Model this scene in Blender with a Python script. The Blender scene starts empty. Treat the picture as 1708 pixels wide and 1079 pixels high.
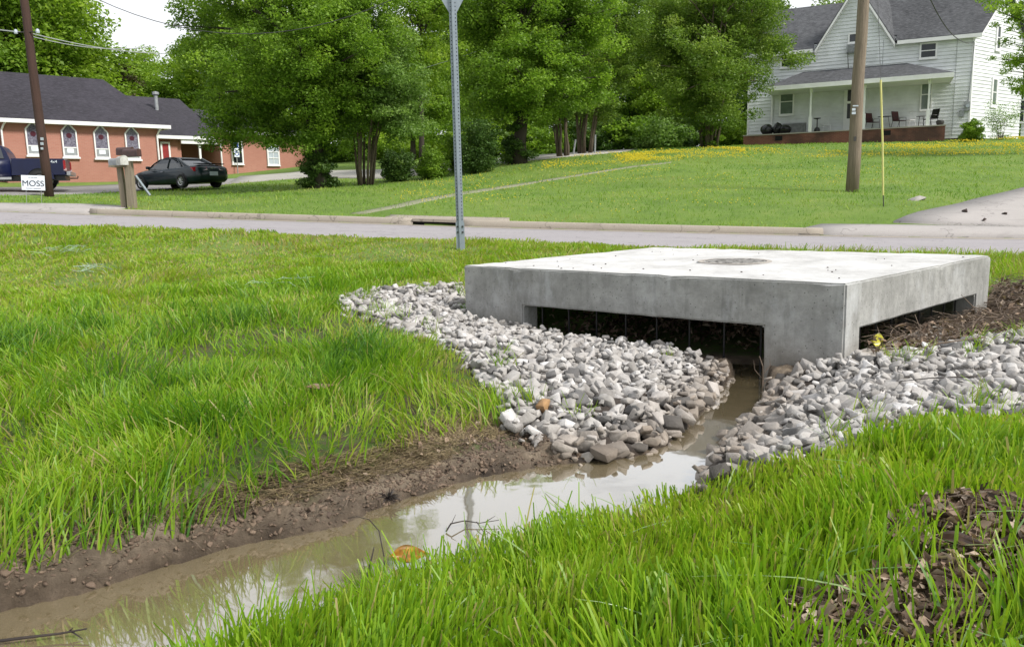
import bpy, bmesh, math, random
import numpy as np
from mathutils import Vector, Matrix
random.seed(7)
RNG = np.random.default_rng(7)
S = bpy.context.scene
COL = S.collection
rad = math.radians

# ------------------------------------------------------------------ camera
CAMZ = 1.4
cam_d = bpy.data.cameras.new("camera"); cam = bpy.data.objects.new("camera", cam_d); COL.objects.link(cam)
cam_d.sensor_width = 36; cam_d.lens = 1330 / 1708 * 36; cam_d.clip_start = .05; cam_d.clip_end = 2000
CM = Matrix.Rotation(rad(90 - 8.9), 4, 'X') @ Matrix.Rotation(rad(-1.38), 4, 'Z')
cam.matrix_world = Matrix.Translation((0, 0, CAMZ)) @ CM
S.camera = cam

# ------------------------------------------------------------------ sky and sun
SUN_EL, SUN_AZ = 44, 120            # azimuth clockwise from +Y
w = bpy.data.worlds.new("World"); S.world = w; w.use_nodes = True
nt = w.node_tree; nt.nodes.clear()
out = nt.nodes.new('ShaderNodeOutputWorld'); bg = nt.nodes.new('ShaderNodeBackground')
sky = nt.nodes.new('ShaderNodeTexSky'); sky.sky_type = 'NISHITA'; sky.sun_disc = False
sky.sun_elevation = rad(SUN_EL); sky.sun_rotation = rad(SUN_AZ); sky.air_density = 1.2; sky.dust_density = 2.5
tc = nt.nodes.new('ShaderNodeTexCoord'); mp = nt.nodes.new('ShaderNodeMapping'); mp.inputs['Scale'].default_value = (1, 1, 2.6)
nz = nt.nodes.new('ShaderNodeTexNoise'); nz.inputs['Scale'].default_value = 2.3; nz.inputs['Detail'].default_value = 7; nz.inputs['Roughness'].default_value = .55
cr = nt.nodes.new('ShaderNodeValToRGB'); cr.color_ramp.elements[0].position = .36; cr.color_ramp.elements[1].position = .5
mx = nt.nodes.new('ShaderNodeMix'); mx.data_type = 'RGBA'; mx.inputs['B'].default_value = (14, 14.4, 15, 1)
L = nt.links.new
L(tc.outputs['Generated'], mp.inputs['Vector']); L(mp.outputs[0], nz.inputs['Vector']); L(nz.outputs['Fac'], cr.inputs['Fac'])
L(cr.outputs['Color'], mx.inputs['Factor']); L(sky.outputs[0], mx.inputs['A']); L(mx.outputs['Result'], bg.inputs['Color'])
bg.inputs['Strength'].default_value = .062
L(bg.outputs[0], out.inputs[0])
sd = bpy.data.lights.new("sun", 'SUN'); sd.energy = 3.6; sd.angle = rad(12); sd.color = (1, .96, .9)
so = bpy.data.objects.new("sun", sd); COL.objects.link(so)
sv = Vector((math.sin(rad(SUN_AZ)) * math.cos(rad(SUN_EL)), math.cos(rad(SUN_AZ)) * math.cos(rad(SUN_EL)), math.sin(rad(SUN_EL))))
so.rotation_euler = sv.to_track_quat('Z', 'Y').to_euler()
S.view_settings.view_transform = 'Standard'; S.view_settings.look = 'None'
S.view_settings.exposure = .38; S.view_settings.gamma = 1
S.cycles.max_bounces = 7; S.cycles.diffuse_bounces = 3; S.cycles.glossy_bounces = 3
S.cycles.transmission_bounces = 4; S.cycles.transparent_max_bounces = 8

# ------------------------------------------------------------------ pixel <-> place helpers (photo pixels 1708 x 1079)
F, CX, CY = 1330., 854., 539.5
R3 = np.array(CM.to_3x3())
CP = np.array([0, 0, CAMZ])
def ray(x, y):
    d = R3 @ np.array([(x - CX) / F, -(y - CY) / F, -1.]); return d / d[1]
def atY(x, y, Y): return CP + ray(x, y) * Y
def atz(x, y, z):
    d = ray(x, y); return CP + d * ((z - CAMZ) / d[2])
def pt(c):
    x, y, k, v = c
    return atz(x, y, v) if k == 'z' else atY(x, y, v)

# ------------------------------------------------------------------ noise
def hsh(i, j, s=0):
    h = (i.astype(np.int64) * 374761393 + j.astype(np.int64) * 668265263 + s * 974634777) & 0x7fffffff
    h = ((h ^ (h >> 13)) * 1274126177) & 0x7fffffff
    return ((h ^ (h >> 16)) & 0xffff) / 65535.
def vnoise(x, y, s=0):
    x = np.asarray(x, float); y = np.asarray(y, float)
    i = np.floor(x); j = np.floor(y); fx = x - i; fy = y - j
    fx = fx * fx * (3 - 2 * fx); fy = fy * fy * (3 - 2 * fy)
    a = hsh(i, j, s); b = hsh(i + 1, j, s); c = hsh(i, j + 1, s); d = hsh(i + 1, j + 1, s)
    return (a * (1 - fx) + b * fx) * (1 - fy) + (c * (1 - fx) + d * fx) * fy
def fbm(x, y, o=4, s=0):
    t = 0; a = .5; n = 0
    for k in range(o):
        t = t + a * vnoise(x * 2 ** k, y * 2 ** k, s + k); n += a; a *= .5
    return t / n
def inpoly(x, y, P):
    x = np.asarray(x); y = np.asarray(y); r = np.zeros(x.shape, bool); n = len(P)
    for i in range(n):
        x1, y1 = P[i][:2]; x2, y2 = P[(i + 1) % n][:2]
        if y1 == y2: continue
        c = ((y1 > y) != (y2 > y)) & (x < (x2 - x1) * (y - y1) / (y2 - y1) + x1)
        r ^= c
    return r
def dpoly(x, y, P, closed=True):
    d = np.full(np.shape(x), 1e9); n = len(P)
    for i in range(n if closed else n - 1):
        a = np.array(P[i][:2], float); b = np.array(P[(i + 1) % n][:2], float); ab = b - a; l = ab @ ab + 1e-12
        t = np.clip(((x - a[0]) * ab[0] + (y - a[1]) * ab[1]) / l, 0, 1)
        d = np.minimum(d, np.hypot(x - a[0] - t * ab[0], y - a[1] - t * ab[1]))
    return d

# ------------------------------------------------------------------ ground height
def yn(x): return 12.5 - .25 * x       # near road edge
def yf(x): return 19.0 - .25 * x       # far road edge
WL = [(-500, 1130), (-200, 1060), (0, 1018), (150, 985), (290, 940), (400, 908), (480, 895), (560, 880), (620, 852), (700, 825), (800, 795), (930, 775), (1050, 764), (1110, 745), (1145, 712), (1185, 672), (1205, 645), (1222, 625)]
WR = [(1282, 632), (1280, 660), (1262, 705), (1215, 745), (1190, 800), (1120, 850), (1000, 890), (880, 940), (760, 985), (650, 1015), (540, 1050), (440, 1090), (340, 1140), (100, 1300), (-300, 1500)]
wl = [atz(x, y, 0) for x, y in WL]; wr = [atz(x, y, 0) for x, y in WR]
chan = [tuple(p[:2]) for p in wl] + [(wl[-1][0] + .05, wl[-1][1] + .5), (wr[0][0] + .35, wr[0][1] + .5)] + [tuple(p[:2]) for p in wr]
ctl = [(0, 940, 'z', .15), (150, 900, 'z', .15), (300, 858, 'z', .15), (400, 835, 'z', .14), (480, 800, 'z', .15), (600, 765, 'z', .13), (700, 735, 'z', .13), (800, 730, 'z', .1), (860, 720, 'z', .1),
 (0, 800, 'z', .2), (0, 650, 'Y', 5.1), (0, 500, 'Y', 9), (0, 430, 'Y', 12), (250, 650, 'z', .25), (250, 520, 'Y', 8.1), (250, 440, 'Y', 11),
 (500, 700, 'z', .22), (500, 600, 'Y', 5.8), (500, 500, 'Y', 8.2), (500, 440, 'Y', 10.6), (700, 640, 'z', .24), (700, 570, 'z', .33), (700, 520, 'Y', 7.6), (600, 510, 'Y', 7.9),
 (790, 640, 'z', .2), (770, 480, 'Y', 9), (770, 430, 'Y', 10.9), (776, 533, 'Y', 7.9), (850, 600, 'z', .22), (870, 552, 'Y', 7.5), (1000, 577, 'Y', 6.85), (1100, 584, 'Y', 6.5), (1000, 680, 'z', .12), (1100, 660, 'z', .1), (930, 630, 'z', .18), (1050, 620, 'z', .15),
 (1180, 612, 'z', .07), (1300, 625, 'z', .09), (1408, 605, 'z', .17), (1500, 600, 'z', .2), (1643, 530, 'z', .17), (1708, 560, 'z', .24), (1708, 690, 'z', .19), (1450, 720, 'z', .2), (1350, 700, 'z', .13), (1450, 650, 'z', .15), (1600, 640, 'z', .19), (1708, 470, 'Y', 8.9), (1680, 520, 'z', .2),
 (1250, 790, 'z', .16), (1500, 800, 'z', .27), (1708, 1079, 'z', .34), (1400, 1079, 'z', .3), (1000, 1079, 'z', .2), (760, 1079, 'z', .12), (1300, 900, 'z', .26), (1700, 850, 'z', .34), (1100, 950, 'z', .17), (900, 1000, 'z', .12), (1708, 760, 'z', .28),
 (1180, 248, 'Y', 40), (1180, 310, 'Y', 26.5), (1000, 320, 'Y', 26), (795, 290, 'Y', 34), (865, 275, 'Y', 36.5), (938, 263, 'Y', 39), (533, 318, 'Y', 29), (610, 310, 'Y', 31), (662, 305, 'Y', 33), (720, 300, 'Y', 34), (700, 335, 'Y', 24),
 (300, 314, 'Y', 38.5), (100, 322, 'Y', 36.5), (278, 300, 'Y', 46), (0, 303, 'Y', 41), (100, 332, 'Y', 29.5), (82, 325, 'Y', 30.5), (215, 342, 'Y', 23.5), (400, 322, 'Y', 31), (450, 290, 'Y', 48), (560, 265, 'Y', 60), (700, 268, 'Y', 50),
 (1420, 320, 'Y', 24), (1473, 345, 'Y', 20), (1540, 330, 'Y', 21.5), (1708, 315, 'Y', 25), (1490, 372, 'Y', 17.9), (1300, 270, 'Y', 36), (1500, 250, 'Y', 40), (1600, 234, 'Y', 45), (1708, 232, 'Y', 46), (1250, 243, 'Y', 47.5), (1400, 239, 'Y', 46)]
CT = [pt(c) for c in ctl]
for p in wl[1:-1:2] + wr[1:-1:2]: CT.append(np.array([p[0], p[1], .01]))
for X in (-60, -35, -20, -13, -8, -4, 0, 4, 7, 11, 20, 40, 70):
    zr = .72 - .047 * X if -20 < X < 11 else (1.6 + (-X - 20) * .02 if X < 0 else .2 - (X - 11) * .01)
    CT.append(np.array([X, yn(X), zr])); CT.append(np.array([X, yf(X), zr])); CT.append(np.array([X, yf(X) + .5, zr + .15]))
for X, Y, z in [(-6, -4, .9), (0, -5, .9), (6, -4, .8), (-9, 3, .6), (-5, 0, .35), (9, 3, .5), (14, 8, .1), (-20, 8, 1.6), (-60, 70, 3.2), (-20, 75, 3.4), (20, 80, 4.6), (60, 80, 5), (60, 45, 3.5), (-60, 40, 3), (0, 65, 3.9), (34, 60, 4.8), (-25, 60, 3.1), (30, 25, 1.6), (200, 250, 8), (-200, 250, 8), (0, 250, 8)]:
    CT.append(np.array([X, Y, z], float))
CT = np.array(CT)
def _phi(r2): return np.sqrt(r2 + .04)
_n = len(CT)
_A = _phi((CT[:, None, 0] - CT[None, :, 0]) ** 2 + (CT[:, None, 1] - CT[None, :, 1]) ** 2)
_M = np.zeros((_n + 3, _n + 3)); _M[:_n, :_n] = _A - np.eye(_n) * .02
_M[:_n, _n] = 1; _M[:_n, _n + 1:] = CT[:, :2]; _M[_n, :_n] = 1; _M[_n + 1:, :_n] = CT[:, :2].T
_W = np.linalg.solve(_M, np.concatenate([CT[:, 2], np.zeros(3)]))
_rt = np.array([(-90, 2.7), (-70, 2.5), (-35, 1.95), (-20, 1.6), (-14.5, 1.4), (-9.6, 1.16), (-4, .9), (0, .71), (3.5, .57), (6.9, .44), (10.5, .34), (20, .12), (40, -.1), (90, -.3)])
_rx = np.linspace(-90, 90, 1801); _rz = np.interp(_rx, _rt[:, 0], _rt[:, 1]); _kk = np.hanning(61); _kk /= _kk.sum(); _rz = np.convolve(np.pad(_rz, 30, 'edge'), _kk, 'valid')
def gz(x, y):
    x = np.atleast_1d(np.asarray(x, float)); y = np.atleast_1d(np.asarray(y, float)); sh = x.shape; x = x.ravel(); y = y.ravel()
    r = np.empty(len(x))
    for a in range(0, len(x), 20000):
        X = x[a:a + 20000]; Y = y[a:a + 20000]
        r[a:a + 20000] = _phi((X[:, None] - CT[None, :, 0]) ** 2 + (Y[:, None] - CT[None, :, 1]) ** 2) @ _W[:_n] + _W[_n] + _W[_n + 1] * X + _W[_n + 2] * Y
    near = (x > -6) & (x < 6) & (y < 9) & (y > -1)
    if near.any():
        X = x[near]; Y = y[near]; ins = inpoly(X, Y, chan); d = dpoly(X, Y, chan); z = r[near]
        z = np.where(ins, np.minimum(z, -.012 - np.minimum(d * .4, .14)), np.maximum(z, .006 + np.minimum(d * .35, .05)))
        r[near] = z
    s0 = y + .25 * x; c = np.where(s0 < 12.5, 12.5 - s0, np.where(s0 > 19.6, s0 - 19.6, 0)); rd = np.interp(x, _rx, _rz) + np.clip((s0 - 19) / .3, 0, 1) * .13
    k = np.clip(1 - c / 1.8, 0, 1); k = k * k * (3 - 2 * k); r = r * (1 - k) + rd * k
    return r.reshape(sh)
def g1(x, y): return float(gz([x], [y])[0])
def ground(px, py, lo=.6, hi=90):
    d = ray(px, py); ys = np.concatenate([np.linspace(lo, 12, 300), np.linspace(12, hi, 300)])
    P = CP + d * ys[:, None]; h = P[:, 2] - gz(P[:, 0], P[:, 1])
    i = np.argmax(h < 0)
    if h[i] >= 0: i = len(ys) - 1
    a, b = ys[max(i - 1, 0)], ys[i]
    for _ in range(12):
        m = (a + b) / 2; p = CP + d * m
        if p[2] < g1(p[0], p[1]): b = m
        else: a = m
    p = CP + d * b; return np.array([p[0], p[1], g1(p[0], p[1])])
def gpoly(pts, **k): return [tuple(ground(x, y, **k)[:2]) for x, y in pts]

# ------------------------------------------------------------------ object helpers
def tag(o, label=None, cat=None, group=None, kind=None):
    if label: o['label'] = label
    if cat: o['category'] = cat
    if group: o['group'] = group
    if kind: o['kind'] = kind
    return o
def thing(name, label, cat, loc=(0, 0, 0), rz=0, group=None):
    o = bpy.data.objects.new(name, None); COL.objects.link(o); o.empty_display_size = .1
    o.location = loc; o.rotation_euler = (0, 0, rz)
    return tag(o, label, cat, group)
def link(name, me, m=None, parent=None, smooth=False):
    o = bpy.data.objects.new(name, me); COL.objects.link(o)
    if m is not None and not me.materials: me.materials.append(m)
    if parent: o.parent = parent
    if smooth: me.polygons.foreach_set('use_smooth', [True] * len(me.polygons))
    return o
def copy_tree(o, parent=None):
    c = o.copy(); COL.objects.link(c); c.parent = parent
    for ch in [k for k in COL.objects if k.parent == o]: copy_tree(ch, c)
    return c
class MB:
    def __init__(s): s.v = []; s.f = []
    def add(s, V, Fc, M=None):
        b = len(s.v)
        for p in V:
            p = Vector(p); s.v.append(tuple(M @ p if M else p))
        for f in Fc: s.f.append([i + b for i in f])
        return s
    def box(s, c, d, M=None, taper=1.0):
        x, y, z = [k / 2 for k in d]; V = []
        for dz in (-z, z):
            t = 1 if dz < 0 else taper
            V += [(c[0] - x * t, c[1] - y * t, c[2] + dz), (c[0] + x * t, c[1] - y * t, c[2] + dz), (c[0] + x * t, c[1] + y * t, c[2] + dz), (c[0] - x * t, c[1] + y * t, c[2] + dz)]
        return s.add(V, [(0, 3, 2, 1), (4, 5, 6, 7), (0, 1, 5, 4), (1, 2, 6, 5), (2, 3, 7, 6), (3, 0, 4, 7)], M)
    def b2(s, a, b, M=None):
        return s.box([(a[i] + b[i]) / 2 for i in range(3)], [abs(b[i] - a[i]) for i in range(3)], M)
    def tube(s, P, r, n=8, cap=True, M=None):
        P = [Vector(p) for p in P]; r = r if isinstance(r, (list, tuple)) else [r] * len(P)
        V = []; Fc = []; up = None
        for i, p in enumerate(P):
            t = (P[min(i + 1, len(P) - 1)] - P[max(i - 1, 0)]).normalized()
            if up is None: up = t.orthogonal().normalized()
            up = (up - t * up.dot(t)).normalized(); sd_ = t.cross(up)
            for k in range(n):
                a = 2 * math.pi * k / n; V.append(p + (up * math.cos(a) + sd_ * math.sin(a)) * r[i])
        for i in range(len(P) - 1):
            for k in range(n): Fc.append((i * n + k, i * n + (k + 1) % n, (i + 1) * n + (k + 1) % n, (i + 1) * n + k))
        if cap: Fc.append(tuple(range(n))[::-1]); Fc.append(tuple(range((len(P) - 1) * n, len(P) * n)))
        return s.add(V, Fc, M)
    def prism(s, P, axis, a, b, M=None):
        """polygon P (2D) extruded along axis from a to b"""
        V = []; n = len(P)
        for k in (a, b):
            for u, v in P: V.append({'x': (k, u, v), 'y': (u, k, v), 'z': (u, v, k)}[axis])
        return s.add(V, [tuple(range(n))[::-1], tuple(range(n, 2 * n))] + [(i, (i + 1) % n, n + (i + 1) % n, n + i) for i in range(n)], M)
    def lathe(s, prof, n=20, M=None):
        V = []; Fc = []
        for r, z in prof:
            for k in range(n): a = 2 * math.pi * k / n; V.append((r * math.cos(a), r * math.sin(a), z))
        for i in range(len(prof) - 1):
            for k in range(n): Fc.append((i * n + k, i * n + (k + 1) % n, (i + 1) * n + (k + 1) % n, (i + 1) * n + k))
        return s.add(V, Fc, M)
    def loft(s, rings, cap=True, closed=True, M=None):
        n = len(rings[0]); V = [p for r in rings for p in r]; Fc = []
        for i in range(len(rings) - 1):
            for k in range(n if closed else n - 1): Fc.append((i * n + k, i * n + (k + 1) % n, (i + 1) * n + (k + 1) % n, (i + 1) * n + k))
        if cap: Fc.append(tuple(range(n))[::-1]); Fc.append(tuple(range((len(rings) - 1) * n, len(rings) * n)))
        return s.add(V, Fc, M)
    def build(s, name, m, parent=None, smooth=False, bevel=0):
        me = bpy.data.meshes.new(name); me.from_pydata(s.v, [], s.f)
        bm = bmesh.new(); bm.from_mesh(me); bmesh.ops.recalc_face_normals(bm, faces=bm.faces)
        if bevel: bmesh.ops.bevel(bm, geom=[e for e in bm.edges if len(e.link_faces) == 2 and e.calc_face_angle(0) > .6], offset=bevel, segments=1, affect='EDGES')
        bm.to_mesh(me); bm.free()
        return link(name, me, m, parent, smooth)
def npmesh(name, V, Fq, attrs=None, smooth=False):
    """fast mesh from arrays: Fq is (n,3) or (n,4)"""
    me = bpy.data.meshes.new(name); k = Fq.shape[1]
    me.vertices.add(len(V)); me.vertices.foreach_set('co', np.ascontiguousarray(V, np.float32).ravel())
    me.loops.add(Fq.size); me.loops.foreach_set('vertex_index', np.ascontiguousarray(Fq, np.int32).ravel())
    me.polygons.add(len(Fq)); me.polygons.foreach_set('loop_start', np.arange(0, Fq.size, k, dtype=np.int32))
    if smooth: me.polygons.foreach_set('use_smooth', np.ones(len(Fq), bool))
    me.update(calc_edges=True)
    for n_, a in (attrs or {}).items():
        at = me.attributes.new(n_, 'FLOAT', 'POINT'); at.data.foreach_set('value', np.ascontiguousarray(a, np.float32))
    me.validate(); return me

# ------------------------------------------------------------------ material helpers
def nmat(name):
    m = bpy.data.materials.new(name); m.use_nodes = True; t = m.node_tree; b = t.nodes['Principled BSDF']; return m, t, b
def N(t, ty, **k):
    n = t.nodes.new(ty)
    for a, v in k.items():
        if a in n.inputs.keys(): n.inputs[a].default_value = v
        else: setattr(n, a, v)
    return n
def ramp(t, fac, cols):
    r = t.nodes.new('ShaderNodeValToRGB'); e = r.color_ramp.elements
    while len(e) < len(cols): e.new(.5)
    for i, (p, c) in enumerate(cols): e[i].position = p; e[i].color = (*c, 1)
    t.links.new(fac, r.inputs['Fac']); return r.outputs['Color']
def mixc(t, f, a, b, bt='MIX'):
    n = t.nodes.new('ShaderNodeMix'); n.data_type = 'RGBA'; n.blend_type = bt
    for s_, v in (('Factor', f), ('A', a), ('B', b)):
        i = n.inputs[s_]
        if hasattr(v, 'links'): t.links.new(v, i)
        else: i.default_value = v if s_ == 'Factor' else (*v, 1)
    return n.outputs['Result']
def noise(t, scale, detail=5, rough=.55, co=None, sc=None):
    n = N(t, 'ShaderNodeTexNoise', Scale=scale, Detail=detail, Roughness=rough)
    c = co or N(t, 'ShaderNodeTexCoord').outputs['Object']
    if sc:
        m_ = N(t, 'ShaderNodeMapping', Scale=sc); t.links.new(c, m_.inputs['Vector']); c = m_.outputs[0]
    t.links.new(c, n.inputs['Vector']); return n.outputs['Fac']
def bump(t, b, h, d=.01, s=1.):
    n = N(t, 'ShaderNodeBump', Strength=s, Distance=d); t.links.new(h, n.inputs['Height']); t.links.new(n.outputs[0], b.inputs['Normal']); return n
def mat(name, c1, c2=None, rough=.8, scale=4, metal=0, bd=0, bs=30, spec=.5, coat=0):
    m, t, b = nmat(name); c2 = c2 or tuple(k * .75 for k in c1)
    f = noise(t, scale); t.links.new(ramp(t, f, [(.3, c2), (.7, c1)]), b.inputs['Base Color'])
    b.inputs['Roughness'].default_value = rough; b.inputs['Metallic'].default_value = metal
    b.inputs['Specular IOR Level'].default_value = spec; b.inputs['Coat Weight'].default_value = coat
    if bd: bump(t, b, noise(t, bs), bd)
    return m
def attr(t, n): a = N(t, 'ShaderNodeAttribute'); a.attribute_name = n; return a.outputs['Fac']
def leafmat(name, cols, trans=.35, rough=.55, spec=.3, hasb=False):
    m, t, b = nmat(name)
    c = ramp(t, attr(t, 'rnd'), cols)
    t.links.new(c, b.inputs['Base Color']); b.inputs['Roughness'].default_value = rough; b.inputs['Specular IOR Level'].default_value = spec
    tr = N(t, 'ShaderNodeBsdfTranslucent'); t.links.new(mixc(t, .6, c, mixc(t, 1., c, (1.3, 1.45, .5), 'MULTIPLY')), tr.inputs['Color'])
    mi = N(t, 'ShaderNodeMixShader', Fac=trans); t.links.new(b.outputs[0], mi.inputs[1]); t.links.new(tr.outputs[0], mi.inputs[2])
    t.links.new(mi.outputs[0], t.nodes['Material Output'].inputs['Surface']); return m

M = {}
M['white'] = mat('white_paint', (.78, .78, .77), (.66, .67, .67), .5, 3)
M['trim'] = mat('white_trim', (.8, .8, .8), (.7, .7, .7), .5, 2)
M['glass'] = mat('window_glass', (.03, .035, .04), (.015, .018, .02), .06, 2)
M['curtain'] = mat('curtained_glass', (.16, .2, .17), (.1, .13, .11), .12, 2)
M['black'] = mat('black_plastic', (.012, .012, .013), (.006, .006, .007), .4, 6)
M['bag'] = mat('bin_bag', (.01, .01, .011), (.004, .004, .005), .25, 8, bd=.03, bs=9)
M['rubber'] = mat('tyre_rubber', (.02, .02, .02), (.012, .012, .012), .85)
M['alloy'] = mat('wheel_alloy', (.55, .55, .56), (.4, .4, .4), .35, 5, .8)
M['chrome'] = mat('chrome', (.7, .7, .72), (.55, .55, .57), .2, 5, 1)
M['bluepaint'] = mat('navy_car_paint', (.005, .009, .045), (.004, .006, .03), .35, 2, coat=.25, spec=.3)
M['blackpaint'] = mat('black_green_car_paint', (.006, .018, .024), (.004, .012, .016), .3, 2, coat=.4, spec=.3)
M['carglass'] = mat('car_glass', (.05, .055, .06), (.03, .035, .04), .05, 2, spec=.9)
M['red'] = mat('red_lens', (.35, .01, .015), (.25, .005, .01), .2)
M['reddoor'] = mat('red_door', (.3, .02, .02), (.22, .015, .015), .5)
M['maroon'] = mat('maroon_fabric', (.06, .014, .016), (.04, .01, .012), .8)
M['darkmetal'] = mat('dark_metal', (.04, .035, .03), (.02, .02, .02), .5)
M['galv'] = mat('galvanised_steel', (.3, .345, .385), (.24, .28, .32), .5, 14, .35)
M['greymetal'] = mat('grey_box_metal', (.35, .37, .38), (.25, .26, .27), .5, 8, .3)
M['yellow'] = mat('yellow_plastic', (.6, .58, .2), (.5, .48, .16), .45, 5)
M['wire'] = mat('wire', (.05, .05, .05), (.03, .03, .03), .6)
M['palewire'] = mat('pale_wire', (.4, .42, .42), (.3, .32, .32), .6)
M['conc_far'] = mat('pale_concrete', (.4, .37, .33), (.3, .275, .25), .9, 1.3, bd=.004, bs=40)
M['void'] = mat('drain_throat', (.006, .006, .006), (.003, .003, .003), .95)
M['textblack'] = mat('sign_ink', (.03, .045, .06), (.02, .03, .045), .6)
M['signwhite'] = mat('sign_board', (.75, .8, .85), (.68, .73, .78), .5)
M['signblue'] = mat('sign_blue', (.03, .08, .4), (.02, .06, .3), .5)
M['mailbrown'] = mat('brown_mailbox', (.075, .035, .032), (.04, .02, .02), .45, 9)
M['mailgrey'] = mat('white_mailbox', (.55, .55, .52), (.3, .3, .27), .5, 9)
M['lamp'] = mat('pale_lens', (.6, .45, .45), (.5, .35, .35), .2)
M['plate'] = mat('plate', (.45, .5, .55), (.35, .4, .45), .5)
def woodmat(name, c1, c2):
    m, t, b = nmat(name); f = noise(t, 3, 8, .7, sc=(9, 9, .6)); g = noise(t, 1.2, 4)
    t.links.new(mixc(t, g, ramp(t, f, [(.35, c2), (.65, c1)]), tuple(k * .8 for k in c1)), b.inputs['Base Color']); b.inputs['Roughness'].default_value = .9
    bump(t, b, f, .015); return m
M['polegrey'] = woodmat('weathered_pole_wood', (.25, .2, .145), (.06, .046, .034))
M['poledark'] = woodmat('creosote_pole_wood', (.07, .035, .026), (.022, .012, .01))
M['post'] = woodmat('grey_post_wood', (.27, .23, .17), (.15, .12, .085))
M['bark'] = woodmat('tree_bark', (.06, .048, .034), (.02, .017, .012))
M['barkpale'] = woodmat('crape_myrtle_bark', (.12, .092, .06), (.035, .028, .018))
M['stick'] = woodmat('dead_twig', (.2, .15, .11), (.05, .036, .026))
def shingle(name, c1, c2, sc=1.):
    m, t, b = nmat(name); co = N(t, 'ShaderNodeTexCoord').outputs['Object']
    f = noise(t, 3., 6, .6, co); g = noise(t, .35, 4, .6, co, (1, 1, .4)); wv = noise(t, 16, 3, .6, co, (.3, .3, 2.5))
    c = mixc(t, ramp(t, f, [(.35, (0, 0, 0)), (.65, (1, 1, 1))]), c1, c2); c = mixc(t, ramp(t, g, [(.4, (0, 0, 0)), (.62, (.8, .8, .8))]), c, tuple(k * .62 for k in c2)); c = mixc(t, ramp(t, wv, [(.45, (0, 0, 0)), (.7, (.8, .8, .8))]), c, tuple(k * 1.5 for k in c1), 'MIX')
    t.links.new(c, b.inputs['Base Color']); b.inputs['Roughness'].default_value = .95; bump(t, b, wv, .02); return m
M['roofdark'] = shingle('charcoal_shingles', (.036, .033, .043), (.024, .022, .03))
M['roofgrey'] = shingle('grey_shingles', (.085, .088, .095), (.042, .044, .05))
def brick(name, c1, c2, mo, dirt=0):
    m, t, b = nmat(name); co = N(t, 'ShaderNodeTexCoord').outputs['Object']
    # walls face roughly local -Y : use (x+y, z)
    sep = N(t, 'ShaderNodeSeparateXYZ'); t.links.new(co, sep.inputs[0]); ad = N(t, 'ShaderNodeMath', operation='ADD'); t.links.new(sep.outputs[0], ad.inputs[0]); t.links.new(sep.outputs[1], ad.inputs[1])
    cb = N(t, 'ShaderNodeCombineXYZ'); t.links.new(ad.outputs[0], cb.inputs[0]); t.links.new(sep.outputs[2], cb.inputs[1])
    br = N(t, 'ShaderNodeTexBrick', Scale=1.); br.inputs['Brick Width'].default_value = .21; br.inputs['Row Height'].default_value = .075; br.inputs['Mortar Size'].default_value = .009
    br.inputs['Color1'].default_value = (*c1, 1); br.inputs['Color2'].default_value = (*c2, 1); br.inputs['Mortar'].default_value = (*mo, 1); t.links.new(cb.outputs[0], br.inputs['Vector'])
    c = mixc(t, noise(t, .8, 5, .6, co), br.outputs['Color'], tuple(k * .85 for k in c2))
    if dirt: c = mixc(t, ramp(t, noise(t, .55, 4, .6, co), [(.42, (0, 0, 0)), (.6, (dirt,) * 3)]), c, (.03, .02, .016))
    t.links.new(c, b.inputs['Base Color']); b.inputs['Roughness'].default_value = .9; return m
M['brick'] = brick('church_brick', (.45, .21, .155), (.38, .165, .12), (.42, .26, .21))
M['oldbrick'] = brick('porch_brick', (.25, .095, .06), (.17, .06, .042), (.24, .17, .13), .75)
# ================================================================== TERRAIN
def spaced(a, b, st, gr, mxs):
    r = [a]; s_ = st
    while r[-1] < b: r.append(r[-1] + s_); s_ = min(s_ * gr, mxs)
    return r
xs_ = spaced(7, 260, .04, 1.05, 12); xl_ = spaced(6, 260, .04, 1.05, 12)
gx = np.array(sorted([-k for k in xl_] + list(np.arange(-5.96, 7, .035)) + xs_))
gy = np.array(sorted([-k for k in spaced(-.6, 40, .05, 1.12, 6)] + list(np.arange(.63, 9, .035)) + spaced(9, 420, .04, 1.022, 14)))
ROCKL = gpoly([(560, 508), (600, 492), (690, 484), (778, 480), (778, 534), (870, 552), (960, 570), (1100, 582), (1215, 628), (1195, 660), (1150, 705), (1115, 742), (1050, 762), (960, 778), (925, 760), (930, 738), (842, 722), (838, 690), (850, 660), (800, 640), (770, 600), (700, 565), (640, 545), (590, 530)])
ROCKR = gpoly([(1285, 640), (1408, 607), (1480, 600), (1560, 590), (1708, 560), (1850, 530), (1900, 620), (1800, 690), (1640, 700), (1500, 715), (1440, 745), (1340, 770), (1200, 805), (1160, 815), (1190, 770), (1215, 742), (1262, 700), (1280, 660)])
BOXF = [atz(773, 443, .75), atz(1412, 473, .75), atz(1650, 425.5, .75), atz(1090, 412.7, .75)]
BOX2 = [tuple(p[:2]) for p in BOXF]
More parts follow.
